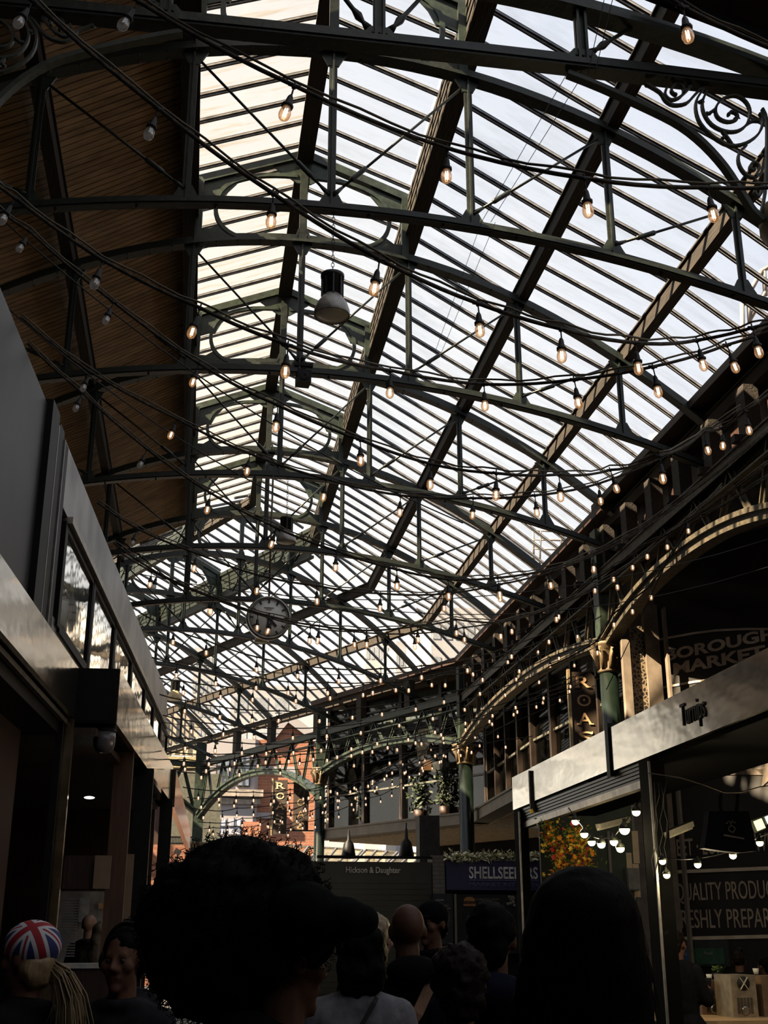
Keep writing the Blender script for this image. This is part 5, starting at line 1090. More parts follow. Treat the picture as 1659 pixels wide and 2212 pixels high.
S('fifth string down, leaving the left stall roof near the black pilasters', [(45, 685, 8.3, 0), (195, 803, 8.3, 1, -14), (383, 905, 8.4, 1, -15), (540, 980, 8.4, 1, -6), (705, 1035, 8.4, 1, -7), (865, 1070, 8.6, 1, -3), (1022, 1076, 8.6, 1, -4), (1155, 1070, 8.6, 1, 3), (1292, 1045, 9.0, 1, 5), (1437, 985, 9.2, 0), (1600, 880, 9.4, 0)], noff=1)
S('sixth string down, passing in front of the second pendant lamp', [(60, 742, 8.7, 0), (178, 848, 8.7, 1, -13), (318, 970, 8.8, 1, -16), (455, 1065, 8.8, 1, -7), (597, 1140, 9.0, 1, -12), (727, 1190, 8.9, 1, -3), (857, 1230, 9.0, 1, 0), (968, 1252, 9.1, 1, 0), (1075, 1248, 9.2, 1, 5), (1185, 1230, 9.4, 1, 3), (1281, 1195, 9.8, 1, 0), (1400, 1130, 10, 0), (1660, 930, 10, 0)], noff=2)
S('seventh string down, ending on the arched girder near the beige pier', [(210, 1085, 9.8, 0), (297, 1142, 9.8, 1, -11), (425, 1195, 9.8, 1, -5), (560, 1243, 9.9, 1, -5), (684, 1265, 10, 1, 2), (822, 1282, 10.3, 1, -2), (958, 1283, 10.5, 1, 0), (1080, 1262, 10.6, 1, -1), (1190, 1235, 10.8, 0), (1325, 1180, 11, 0), (1480, 1080, 11.2, 0)], noff=1)
S('eighth string down, crossing right over the clock face', [(245, 1172, 10.2, 0), (340, 1237, 10.2, 1, -7), (462, 1290, 10.3, 1, -7), (590, 1333, 10.4, 1, -14), (690, 1352, 10.6, 1, -4), (792, 1362, 10.8, 1, 0), (902, 1352, 11, 1, 0), (985, 1338, 11.3, 1, 0), (1081, 1345, 11.5, 1, 0), (1200, 1310, 11.8, 1, 0), (1330, 1240, 12, 1, 3), (1485, 1120, 12.3, 1, 0), (1560, 1050, 12.5, 0)], noff=1)
S('string at the right running down along the arched girder with four bulbs', [(1659, 1000, 11.5, 0), (1440, 1155, 12, 1), (1397, 1175, 12.3, 1), (1365, 1200, 12.5, 1), (1325, 1225, 12.8, 1), (1285, 1250, 13, 1), (1120, 1370, 14, 0)])
S('string at the right dropping to the green capital', [(1659, 1030, 12, 0), (1495, 1128, 12.5, 0), (1405, 1265, 12.8, 1), (1365, 1295, 13, 1), (1325, 1325, 13.2, 1), (1290, 1385, 13.5, 1), (1185, 1440, 14, 0)])
def mid(label, a, b, sag, d0, d1, n, seed, off=0, trim=0.02, jit=2.5, cab=0.008, guide=False):
    rnd = random.Random(seed); pts = [(a[0], a[1], d0, 0)]
    for i in range(n):
        t = trim + (1 - 2 * trim) * (i + 0.5) / n + rnd.uniform(-.12, .12) / n; x = a[0] + (b[0] - a[0]) * t; y = a[1] + (b[1] - a[1]) * t + sag * 4 * t * (1 - t); pts.append((x, y + rnd.uniform(-jit, jit), d0 + (d1 - d0) * t, 1))
    pts.append((b[0], b[1], d1, 0)); return S(label, pts, noff=off, cab=cab, guide=guide, seed=seed)
mid('string leaving the grey parapet just right of the clock height', (262, 1195), (1290, 1270), 135, 11, 13, 9, 1)
mid('string running below the clock from the end of the parapet windows', (300, 1322), (1250, 1335), 118, 12, 14.5, 10, 2)
mid('second string below the clock, reaching the large vertical sign', (328, 1420), (1262, 1385), 72, 13.5, 16, 11, 3)
mid('string over the far eaves with evenly spaced bulbs', (345, 1465), (1300, 1330), 78, 14, 17, 12, 4)
mid('low string crossing in front of the far eaves beam', (345, 1500), (1235, 1400), 78, 15, 18, 12, 5)
mid('string just above the bright bundle, passing the upstairs blinds', (352, 1545), (1290, 1395), 85, 15, 19, 12, 6)
mid('topmost wire of the bright bundle over the brick gable', (355, 1590), (1285, 1440), 72, 15, 19, 15, 7)
mid('second wire of the bright bundle over the brick gable', (357, 1622), (1275, 1455), 62, 15.5, 19.5, 16, 8)
mid('third wire of the bright bundle over the brick gable', (358, 1640), (1255, 1475), 50, 16, 20, 17, 9, jit=4)
mid('straight low wire passing above the distant vertical sign', (378, 1662), (1150, 1590), 10, 16.5, 21, 9, 10)
mid('wire from the far fascia tip dipping over the distant sign', (395, 1700), (1110, 1555), 62, 18, 22, 17, 11, jit=5)
mid('wire sagging in front of the pale stone bay', (405, 1722), (1060, 1560), 52, 19, 23, 17, 12, jit=5)
mid('wire sagging over the lower windows of the stone bay', (412, 1745), (1020, 1590), 52, 20, 24, 16, 13, jit=5)
mid('lowest sagging wire left of the distant vertical sign', (430, 1775), (900, 1620), 40, 21, 25, 13, 14, jit=5)
mid('tiny far wire near the balcony, hung with small bulbs', (440, 1790), (720, 1690), 32, 24, 28, 11, 15, jit=4)
mid('tiny far wire low over the street with small bulbs', (445, 1815), (690, 1740), 22, 25, 29, 10, 16, jit=4)
mid('steep wire rising from the distant sign to the green column', (600, 1790), (1010, 1590), 30, 24, 27, 14, 17, jit=7)
mid('steep wire beside the last, with bulbs over the restaurant windows', (560, 1770), (985, 1560), 48, 23, 26, 14, 18, jit=7)
# bare cables in the web of wires
for i, (a, b, sag, d0, d1) in enumerate((((0, 470), (1000, 1130), 60, 7.4, 9), ((10, 660), (620, 1080), 30, 8.3, 9), ((300, 1240), (1659, 1165), 90, 12, 13), ((280, 1190), (1659, 1225), 120, 12, 14), ((330, 1420), (1330, 1370), 60, 14, 16), ((350, 1560), (1290, 1480), 60, 16, 19), ((365, 1640), (1200, 1520), 70, 16, 20), ((1480, 1130), (1310, 1490), 0, 12.5, 13), ((1040, 480), (940, 760), 0, 13, 15), ((1070, 480), (950, 770), 0, 13, 15), ((1305, 0), (1270, 160), 0, 8, 8), ((1323, 0), (1285, 160), 0, 8, 8), ((1230, 150), (1040, 480), 0, 9, 11.5), ((1260, 160), (1060, 480), 0, 9, 11.5))):
    pts = []
    for k in range(13): t = k / 12; pts.append(at(a[0] + (b[0] - a[0]) * t, a[1] + (b[1] - a[1]) * t + sag * 4 * t * (1 - t), d0 + (d1 - d0) * t))
    cable('overhead_cable', 'thin bare black cable strung among the light strings', pts, 0.005 if i < 8 else 0.003, 'bare cables over the hall')

# ================================================================== people
def remesh(mb, vox, smooth=2, noise=0.0, seed=0, nscale=6.0):
    me = mb.mesh('tmp', [BLACK]); t = bpy.data.objects.new('tmp', me); COL.objects.link(t)
    r = t.modifiers.new('r', 'REMESH'); r.mode = 'VOXEL'; r.voxel_size = vox; r.use_smooth_shade = True
    if smooth: s_ = t.modifiers.new('s', 'SMOOTH'); s_.iterations = smooth; s_.factor = 0.6
    bpy.context.view_layer.update(); dg = bpy.context.evaluated_depsgraph_get(); out = bpy.data.meshes.new_from_object(t.evaluated_get(dg)); bpy.data.objects.remove(t); out.materials.clear()
    if noise:
        from mathutils import noise as N
        for v in out.vertices: v.co += v.normal * (noise * N.fractal(v.co * nscale + V((seed, 0, 0)), 1.0, 2.0, 4))
    return out
def cap(m, a, b, ra, rb, n=10):
    a, b = V(a), V(b); L = (b - a).length; k = max(2, int(L / 0.03)); m.tube([a.lerp(b, i / k) for i in range(k + 1)], [ra + (rb - ra) * i / k for i in range(k + 1)], n); m.ball(a, ra, n); m.ball(b, rb, n)
def hand(m, wr, d, palm, s=1.0, curl=0.5, side=1):
    """palm and five fingers; d = pointing direction, palm = the way the palm faces"""
    d = V(d).normalized(); palm = V(palm).normalized(); x = d.cross(palm).normalized() * side; c = V(wr)
    for q in (-0.028, -0.010, 0.010, 0.028): cap(m, c + d * 0.01 + x * q * 0.7, c + d * 0.085 + x * q, 0.013, 0.011, 8)
    for q, L in ((-0.031, 0.062), (-0.011, 0.078), (0.010, 0.085), (0.031, 0.072)):
        p = c + d * 0.085 + x * q; a1 = (d + palm * curl * 0.6).normalized(); p2 = p + a1 * L * 0.5; a2 = (d + palm * curl * 1.8).normalized(); p3 = p2 + a2 * L * 0.5; cap(m, p, p2, 0.0095, 0.0085, 8); cap(m, p2, p3, 0.0085, 0.007, 8)
    p = c + d * 0.025 + x * 0.032; a1 = (d * 0.6 + x * 0.7 + palm * 0.3).normalized(); p2 = p + a1 * 0.04; a2 = (d * 0.9 + x * 0.1 + palm * 0.5).normalized(); cap(m, p, p2, 0.012, 0.010, 8); cap(m, p2, p2 + a2 * 0.03, 0.010, 0.008, 8)
SKINS = {'dark': mat('dark_brown_skin', (0.085, 0.040, 0.024), 0.6, 0, 0.1, 20, spec=0.25), 'tan': mat('tanned_skin', (0.12, 0.058, 0.036), 0.65, 0, 0.1, 20, spec=0.15), 'fair': mat('fair_skin', (0.30, 0.17, 0.12), 0.5, 0, 0.1, 20)}
def cloth(name, col): return mat(name, tuple(c * 0.6 for c in col), 0.95, 0, 0.2, 25, 0.1, spec=0.08)
HB = mat('black_hair', (0.003, 0.0026, 0.0022), 0.7, 0, 0.3, 40, 0.3, stretch=(1, 1, 0.2), spec=0.06); HBL = mat('blond_hair', (0.24, 0.17, 0.085), 0.5, 0, 0.3, 40, 0.4, stretch=(1, 1, 0.15)); HBR = mat('dark_brown_hair', (0.008, 0.005, 0.0035), 0.6, 0, 0.3, 40, 0.4, spec=0.1)
def person(label, px, py, depth, heading, skin='dark', top=('black_coat', (0.008, 0.008, 0.009)), hair='short', hairmat=None, group=None, arms=None, s=None, tilt=0.0, fine=0.016, eyes=False):
    """px, py = centre of the head; heading in degrees, 0 = back turned to us, positive turns to our left"""
    c = at(px, py, depth); H = c.z + 0.12 + CAM_H; s = s or H / 1.755
    o = thing('person', label, 'person', (c.x, c.y, -CAM_H), group, rz=rad(heading)); Rz = Matrix.Rotation(rad(heading), 3, 'Z'); base = V((c.x, c.y, -CAM_H))
    W = lambda p: base + Rz @ (V(p) * s)
    hc = V((0, 0, 1.635)); A = arms or {}
    def limbs(m, e, which):
        if 'arms' in which:
            for sd in (-1, 1):
                el = V(A.get(('el', sd), (sd * 0.235, -0.02, 1.13))); wr = V(A.get(('wr', sd), (sd * 0.225, 0.07, 0.88)))
                cap(m, W((sd * 0.165, 0, 1.40)), W(el), (0.055 + e) * s, (0.040 + e) * s); cap(m, W(el), W(wr), (0.040 + e) * s, (0.027 + e) * s)
        if 'torso' in which:
            cap(m, W((-0.115, 0, 1.36)), W((0.115, 0, 1.36)), (0.082 + e) * s, (0.082 + e) * s); cap(m, W((-0.07, 0.01, 1.24)), W((0.07, 0.01, 1.24)), (0.115 + e) * s, (0.115 + e) * s); cap(m, W((-0.06, 0, 1.08)), W((0.06, 0, 1.08)), (0.105 + e) * s, (0.105 + e) * s)
            cap(m, W((-0.07, 0, 0.95)), W((0.07, 0, 0.95)), (0.115 + e) * s, (0.115 + e) * s); cap(m, W((-0.13, 0, 1.40)), W((0, -0.01, 1.44)), (0.06 + e) * s, (0.06 + e) * s); cap(m, W((0.13, 0, 1.40)), W((0, -0.01, 1.44)), (0.06 + e) * s, (0.06 + e) * s)
            cap(m, W((-0.08, 0, 1.15)), W((-0.09, 0, 1.32)), (0.09 + e) * s, (0.09 + e) * s); cap(m, W((0.08, 0, 1.15)), W((0.09, 0, 1.32)), (0.09 + e) * s, (0.09 + e) * s)
        if 'legs' in which:
            for sd in (-1, 1): cap(m, W((sd * 0.085, 0, 0.90)), W((sd * 0.10, 0.01, 0.49)), (0.085 + e) * s, (0.055 + e) * s); cap(m, W((sd * 0.10, 0.01, 0.49)), W((sd * 0.105, -0.02, 0.09)), (0.056 + e) * s, (0.036 + e) * s)
        if 'feet' in which:
            for sd in (-1, 1): cap(m, W((sd * 0.105, -0.03, 0.045)), W((sd * 0.12, 0.16, 0.035)), (0.042 + e) * s, (0.034 + e * .3) * s)
    m = MB(); limbs(m, 0, ('arms', 'torso', 'legs', 'feet')); cap(m, W((0, -0.01, 1.40)), W((0, 0.0, 1.57)), 0.060 * s, 0.056 * s)
    # head: skull, jaw, brow, nose, lips, chin, ears
    R = Rz; m.ball(W(hc + V((0, -0.008, 0.03))), V((0.077, 0.097, 0.092)) * s, 18, R); m.ball(W(hc + V((0, 0.028, -0.045))), V((0.060, 0.065, 0.078)) * s, 14, R)
    cap(m, W(hc + V((-0.035, 0.080, 0.022))), W(hc + V((0.035, 0.080, 0.022))), 0.013 * s, 0.013 * s); cap(m, W(hc + V((0, 0.090, 0.010))), W(hc + V((0, 0.112, -0.028))), 0.009 * s, 0.014 * s)
    cap(m, W(hc + V((-0.014, 0.098, -0.032))), W(hc + V((0.014, 0.098, -0.032))), 0.010 * s, 0.010 * s); cap(m, W(hc + V((-0.02, 0.084, -0.062))), W(hc + V((0.02, 0.084, -0.062))), 0.011 * s, 0.011 * s); m.ball(W(hc + V((0, 0.072, -0.100))), 0.024 * s, 10)
    for sd in (-1, 1): m.ball(W(hc + V((sd * 0.080, -0.004, -0.002))), V((0.012, 0.022, 0.034)) * s, 10, R); m.ball(W(hc + V((sd * 0.045, 0.062, -0.02))), 0.028 * s, 10)
    for sd in (-1, 1):
        el = V(A.get(('el', sd), (sd * 0.235, -0.02, 1.13))); wr = V(A.get(('wr', sd), (sd * 0.225, 0.07, 0.88))); d = (wr - el).normalized(); pl = A.get(('palm', sd), (-sd, 0, 0)); hand(m, W(wr), Rz @ d, Rz @ V(pl), s, A.get(('curl', sd), 0.4), sd)
    me = remesh(m, 0.010, 1); me.materials.append(SKINS[skin]); Ri = Rz.inverted()
    def attach(name, me, material):
        for v in me.vertices: v.co = Ri @ (v.co - base)
        if not me.materials: 
            for q in (material if isinstance(material, list) else [material]): me.materials.append(q)
        me.name = name; q = bpy.data.objects.new(name, me); COL.objects.link(q); q.parent = o; return q
    attach('body', me, SKINS[skin])
    m = MB(); limbs(m, 0.020, ('arms', 'torso')); cap(m, W((-0.10, -0.005, 0.90)), W((0.10, -0.005, 0.90)), 0.145 * s, 0.145 * s)
    if A.get('hood'): m.ball(W((0, -0.10, 1.47)), V((0.13, 0.08, 0.07)) * s, 12, R)
    if A.get('collar', 1): 
        ring = [W((0.085 * math.cos(a * math.pi / 6), -0.01 + 0.085 * math.sin(a * math.pi / 6), 1.475)) for a in range(13)]; m.tube(ring, 0.022 * s, 8)
    attach('jacket', remesh(m, fine, 2, 0.006, px), cloth(*top))
    m = MB(); limbs(m, 0.014, ('legs',)); cap(m, W((-0.07, 0, 0.93)), W((0.07, 0, 0.93)), 0.125 * s, 0.125 * s); attach('trousers', remesh(m, fine, 2), cloth('dark_trousers', (0.010, 0.011, 0.016)))
    for sd in (-1, 1):
        m = MB(); cap(m, W((sd * 0.105, -0.035, 0.05)), W((sd * 0.12, 0.17, 0.042)), 0.050 * s, 0.042 * s); attach('shoe', remesh(m, 0.014, 1), BLACKM)
    for sd in (-1, 1): m = MB(); m.ball(W(hc + V((sd * 0.031, 0.079, 0.002))), 0.011 * s, 10); attach('eye', m.mesh('eye', [mat('dim_eye', (0.02, 0.016, 0.014), 0.6)]), None)
    hm = hairmat or HB; m = MB(); hv = fine * 0.75
    if hair == 'short':
        m.ball(W(hc + V((0, -0.022, 0.045))), V((0.088, 0.100, 0.094)) * s, 18, R); m.ball(W(hc + V((0, -0.060, -0.02))), V((0.070, 0.052, 0.075)) * s, 14, R); attach('hair', remesh(m, hv, 1, 0.012, px, 22), hm)
    elif hair == 'curly':
        m.ball(W(hc + V((0, -0.02, 0.055))), V((0.108, 0.118, 0.112)) * s, 18, R); m.ball(W(hc + V((0, -0.070, -0.02))), V((0.088, 0.060, 0.088)) * s, 14, R); attach('hair', remesh(m, hv, 1, 0.014, px, 34), hm)
    elif hair == 'long':
        m.ball(W(hc + V((0, -0.025, 0.035))), V((0.104, 0.118, 0.103)) * s, 20, R); m.ball(W(hc + V((0, -0.065, -0.08))), V((0.118, 0.080, 0.15)) * s, 18, R); m.ball(W(hc + V((0, -0.075, -0.24))), V((0.132, 0.075, 0.20)) * s, 18, R); m.ball(W(hc + V((0, -0.075, -0.42))), V((0.120, 0.06, 0.18)) * s, 18, R)
        m.ball(W(hc + V((-0.01, -0.04, 0.135))), V((0.03, 0.04, 0.018)) * s, 10, R); attach('hair', remesh(m, 0.010, 3, 0.012, px, 9), hm)
    elif hair == 'bob':
        m.ball(W(hc + V((0, -0.025, 0.035))), V((0.098, 0.108, 0.105)) * s, 18, R); m.ball(W(hc + V((0, -0.055, -0.06))), V((0.105, 0.070, 0.115)) * s, 16, R); attach('hair', remesh(m, hv, 2, 0.015, px, 20), hm)
    elif hair == 'bun':
        m.ball(W(hc + V((0, -0.020, 0.035))), V((0.088, 0.100, 0.096)) * s, 18, R); m.ball(W(hc + V((0.03, -0.03, 0.145))), V((0.045, 0.042, 0.036)) * s, 12, R); attach('hair', remesh(m, hv, 1, 0.01, px, 22), hm)
    o['h_'] = 0; del o['h_']
    return o, W, Rz, hc, s, attach

# 1 the large dark figure in front: bushy hair swept back under a rounded peaked cap
o, W, Rz, hc, s, att = person('large foreground person in silhouette, bushy hair under a peaked cap, face turned right', 612, 2085, 2.73, -62, 'dark', ('black_hooded_coat', (0.006, 0.006, 0.007)), None, arms={'hood': 1}, fine=0.014)
m = MB()
for c_, r_ in (((500, 1985), 0.178), ((440, 1990), 0.150), ((565, 1975), 0.158), ((395, 2020), 0.100), ((480, 2060), 0.160), ((400, 2070), 0.085), ((630, 2000), 0.105), ((560, 1925), 0.105), ((500, 1905), 0.080), ((445, 1915), 0.075), ((450, 1862), 0.024), ((600, 1910), 0.075)): m.ball(at(c_[0], c_[1], 2.76), (r_, r_ * 0.8, r_), 18)
HAIRP = remesh(m, 0.010, 1, 0.022, 3, 16); att('hair', HAIRP, HB)
rnd = random.Random(9); m = MB(); ve = HAIRP.vertices; base_ = worldloc(o); Rm = Matrix.Rotation(worldrot(o), 3, 'Z')
for i in range(1500):
    v = ve[rnd.randrange(len(ve))]; p = base_ + Rm @ v.co; n_ = (Rm @ v.normal); t_ = n_.orthogonal().normalized(); q = [p]
    for k in range(1, 4): q.append(p + n_ * 0.007 * k + (t_ * math.cos(k * 2.1 + i) + n_.cross(t_) * math.sin(k * 2.1 + i)) * 0.006)
    m.tube(q, 0.0011, 3, False)
w_ = m.build('curls', HB, o); w_['kind'] = 'stuff'
m = MB()
for c_, r_ in (((690, 1990), (0.075, 0.09, 0.06)), ((740, 1982), (0.062, 0.085, 0.047)), ((785, 1988), (0.036, 0.07, 0.036)), ((650, 1970), (0.09, 0.1, 0.07)), ((765, 2004), (0.05, 0.08, 0.022)), ((725, 2020), (0.03, 0.07, 0.02))): m.ball(at(c_[0], c_[1], 2.70), r_, 14)
att('cap', remesh(m, 0.009, 3), mat('black_wool_cap', (0.004, 0.005, 0.005), 0.95, 0, 0.3, 40, 0.1, spec=0.05))
# 2 long haired figure on the right
o, W, Rz, hc, s, att = person('foreground person in silhouette with long straight dark hair, seen from behind', 1262, 2030, 2.34, 6, 'dark', ('black_coat', (0.008, 0.008, 0.009)), None, fine=0.013)
m = MB(); px_ = 2.30 / F_PX
for cx_, cy_, rx_, rz_, ry_ in ((1262, 1982, 122, 106, 125), (1262, 2040, 136, 130, 118), (1263, 2110, 148, 130, 105), (1262, 2190, 160, 130, 95), (1260, 2290, 168, 150, 85), (1262, 1890, 34, 16, 40)):
    c_ = at(cx_, cy_, 2.28); m.ball(c_, (rx_ * px_, ry_ * px_, rz_ * px_), 22)
hp2 = remesh(m, 0.010, 8, 0.006, 5, 9); att('hair', hp2, HB)
rnd = random.Random(12); m = MB(); base_ = worldloc(o); Rm = Matrix.Rotation(worldrot(o), 3, 'Z'); ve = hp2.vertices
for i in range(420):
    v = ve[rnd.randrange(len(ve))]; p = base_ + Rm @ v.co; n_ = Rm @ v.normal; q = [p + n_ * (0.001 + 0.003 * k * rnd.random()) + V((0, 0, -0.03 * k)) + n_ * 0.002 * k for k in range(4)]; m.tube(q, 0.0006, 3, False)
w_ = m.build('loose_strands', HB, o); w_['kind'] = 'stuff'
# 3 patterned cap
o, W, Rz, hc, s, att = person('person at the lower left edge in a flag patterned cap with blond ponytail', 62, 2075, 4.3, 62, 'tan', ('black_puffer', (0.010, 0.010, 0.011)), None, hairmat=HBL)
m = MB(); m.ball(W(hc + V((0, -0.012, 0.048))), V((0.096, 0.112, 0.092)) * s, 28, Rz); vs = remesh(m, 0.008, 1)
fm = bpy.data.materials.new('flag_cap_cloth'); fm.use_nodes = True; n_ = fm.node_tree; L_ = n_.links.new
tc_ = n_.nodes.new('ShaderNodeTexCoord'); mp_ = n_.nodes.new('ShaderNodeMapping'); mp_.inputs['Rotation'].default_value = (Matrix.Rotation(rad(32), 3, 'Z') @ V((-0.62, -0.33, 0.71)).rotation_difference(V((0, 0, 1))).to_matrix()).to_euler(); sp_ = n_.nodes.new('ShaderNodeSeparateXYZ'); L_(tc_.outputs['Object'], mp_.inputs[0]); L_(mp_.outputs[0], sp_.inputs[0])
def mth(op, a, b=None):
    x = n_.nodes.new('ShaderNodeMath'); x.operation = op
    for i, q in enumerate((a, b)):
        if q is None: continue
        if isinstance(q, (int, float)): x.inputs[i].default_value = q
        else: L_(q, x.inputs[i])
    return x.outputs[0]
ax = mth('ABSOLUTE', sp_.outputs['X']); ay = mth('ABSOLUTE', sp_.outputs['Y']); cross = mth('MINIMUM', ax, ay); diag = mth('ABSOLUTE', mth('SUBTRACT', ax, ay))
redc = mth('LESS_THAN', cross, 0.013); whc = mth('LESS_THAN', cross, 0.026); redd = mth('LESS_THAN', diag, 0.006); whd = mth('LESS_THAN', diag, 0.020)
def mixc(f, a, b):
    x = n_.nodes.new('ShaderNodeMix'); x.data_type = 'RGBA'; L_(f, x.inputs['Factor'])
    for nm, q in (('A', a), ('B', b)):
        if isinstance(q, tuple): x.inputs[nm].default_value = q
        else: L_(q, x.inputs[nm])
    return x.outputs['Result']
RED_ = (0.28, 0.012, 0.02, 1); WHI = (0.5, 0.5, 0.52, 1); BLU = (0.02, 0.03, 0.12, 1)
c_ = mixc(whd, BLU, WHI); c_ = mixc(redd, c_, RED_); c_ = mixc(whc, c_, WHI); c_ = mixc(redc, c_, RED_); L_(c_, n_.nodes['Principled BSDF'].inputs['Base Color']); n_.nodes['Principled BSDF'].inputs['Roughness'].default_value = 0.8
vs2 = vs; capo = att('flag_cap', vs2, fm)
# local frame centred on the crown so the cross meets on top
off = capo.data.vertices[0].co.copy(); cen = V((0, 0, 0))
for v in capo.data.vertices: cen += v.co
cen /= len(capo.data.vertices)
for v in capo.data.vertices: v.co -= cen
capo.location = cen; capo.rotation_euler = (0, 0, 0)
m = MB(); m.ball(W(hc + V((0, -0.04, -0.03))), V((0.083, 0.075, 0.08)) * s, 16, Rz)
pt = [W(hc + V((0.01, -0.09, -0.02))), W(hc + V((0.02, -0.14, -0.06))), W(hc + V((0.04, -0.17, -0.14))), W(hc + V((0.05, -0.18, -0.24))), W(hc + V((0.05, -0.17, -0.34)))]
att('hair', remesh(m, 0.011, 1, 0.010, 4, 18), HBL); m = MB(); rnd = random.Random(2)
for i in range(90):
    ja = V((rnd.gauss(0, .012), rnd.gauss(0, .012), rnd.gauss(0, .012))); m.tube([p + ja * (0.6 + 0.5 * k) for k, p in enumerate(pt)], [0.003, 0.003, 0.0028, 0.002, 0.001], 4)
w_ = m.build('ponytail', HBL, o)
# 4..: the rest of the crowd
o, W, Rz, hc, s, att = person('person with dark hair and headphones beside the flag cap, facing the camera', 268, 2080, 4.6, 158, 'tan', ('grey_hoodie', (0.030, 0.030, 0.034)), 'short', arms={'hood': 1})
m = MB(); m.tube([W(hc + V((0.092 * math.cos(a), -0.005, 0.02 + 0.125 * math.sin(a)))) for a in [math.pi * i / 12 for i in range(13)]], 0.010, 8); m.ball(W(hc + V((-0.09, -.005, 0))), V((0.02, 0.035, 0.042)) * s, 12, Rz); m.ball(W(hc + V((0.09, -.005, 0))), V((0.02, 0.035, 0.042)) * s, 12, Rz); att('headphones', m.mesh('hp', [BLACK]), None)
o, W, Rz, hc, s, att = person('bald man seen from behind with a beige strap over his shoulder', 880, 2012, 5.6, 2, 'dark', ('black_coat', (0, 0, 0)), None, arms={'hood': 1})
m = MB(); m.ribbon([W((-0.19, -0.10, 1.02)), W((-0.10, -0.158, 1.16)), W((0.01, -0.162, 1.30)), W((0.09, -0.11, 1.43)), W((0.11, -0.02, 1.50))], 0.05, 0.008, Rz @ V((0.85, 0, -0.5))); att('bag_strap', m.mesh('st', [mat('beige_strap', (0.20, 0.11, 0.06), 0.8)]), None)
o, W, Rz, hc, s, att = person('man in a black baseball cap and jacket, standing beyond the bald man', 933, 1995, 7.6, 130, 'tan', ('black_bomber', (0.010, 0.010, 0.012)), 'short')
m = MB(); m.ball(W(hc + V((0, -0.008, 0.055))), V((0.097, 0.110, 0.085)) * s, 18, Rz); m.ball(W(hc + V((0, 0.135, 0.040))), V((0.065, 0.07, 0.010)) * s, 14, Rz); att('baseball_cap', remesh(m, 0.010, 1), mat('black_wool_cap', (0, 0, 0)))
o, W, Rz, hc, s, att = person('woman with dark hair and a pale grey top with a thin black strap', 775, 2062, 4.7, 5, 'fair', ('pale_grey_top', (0.26, 0.25, 0.27)), 'bob', arms={'collar': 0})
m = MB(); m.ribbon([W((-0.14, -0.12, 1.20)), W((-0.05, -0.150, 1.33)), W((0.04, -0.10, 1.45)), W((0.08, -0.03, 1.49))], 0.016, 0.006, Rz @ V((0.8, 0, -0.5))); att('bag_strap', m.mesh('st', [BLACK]), None)
person('blond person mostly hidden just right of the cap peak, sunlit hair', 812, 2030, 6.6, -40, 'fair', ('olive_coat', (0.05, 0.05, 0.03)), 'bob', HBL)
person('short person at the bottom centre, only the dark crown of the hair showing', 990, 2150, 3.9, 0, 'tan', ('black_coat', (0, 0, 0)), 'curly', HBR)
person('person with short dark hair in a navy top behind the long haired silhouette', 1062, 2035, 4.3, -14, 'dark', ('navy_top', (0.012, 0.012, 0.030)), 'short', arms={'hood': 1})
o, W, Rz, hc, s, att = person('boy in a dark jacket raising a cup beside the drinks counter', 1462, 2042, 11.2, -48, 'tan', ('charcoal_jacket', (0.014, 0.014, 0.018)), 'short', HBR,
    arms={('el', 1): (0.25, 0.04, 1.14), ('wr', 1): (0.19, 0.23, 1.20), ('palm', 1): (-0.9, 0.2, 0), ('curl', 1): 0.9})
cpos = W((0.135, 0.32, 1.27)); c_ = thing('paper_cup', 'dark paper cup held up by the boy at the lower right', 'cup', cpos - V((0, 0, 0.05))); MB().lathe([(0.026, -0.05), (0.036, 0.045), (0.038, 0.05)], cpos, 16).build('cup_body', mat('dark_cup', (0.02, 0.02, 0.02), 0.5), c_); MB().lathe([(0.038, 0.05), (0.038, 0.058), (0.03, 0.062)], cpos, 16).build('lid', BLACK, c_)
person('woman with her hair in a bun working behind the drinks counter', 1597, 2080, 13.6, -30, 'tan', ('black_apron_top', (0.010, 0.010, 0.012)), 'bun', HBR)
person('person in a bright blue top at the right edge behind the counter', 1652, 2092, 13.9, 20, 'tan', ('bright_blue_top', (0.02, 0.06, 0.28)), 'short')
person('bald person with pale head inside the left stall window', 193, 1998, 14.6, -25, 'fair', ('olive_jacket', (0.03, 0.035, 0.03)), None)
person('person with long light hair beside the bald one in the left stall window', 218, 2018, 14.0, 5, 'fair', ('grey_jacket', (0.09, 0.09, 0.085)), 'long', mat('ash_hair', (0.20, 0.16, 0.12), 0.6))
# bright street scene beyond the left stall window
sw = thing('far_shop_wall', 'pale grey shop wall seen through the left stall window', 'wall', onY(180, 2100, 19))
c_, s_ = fpanel(120, 1925, 250, 2130, 19.0, 0.05); MB().box(c_, s_).build('wall_face', mat('pale_shop_wall', (0.45, 0.43, 0.40), 0.8), sw)
c_, s_ = fpanel(213, 1951, 240, 1963, 18.9, 0.02); MB().box(c_, s_).build('orange_notice', mat('orange_notice', (0.9, 0.5, 0.25), 0.8), sw)
c_, s_ = fpanel(172, 1940, 190, 1992, 18.9, 0.02); MB().box(c_, s_).build('wavy_poster', mat('wavy_poster', (0.6, 0.6, 0.58), 0.8), sw)

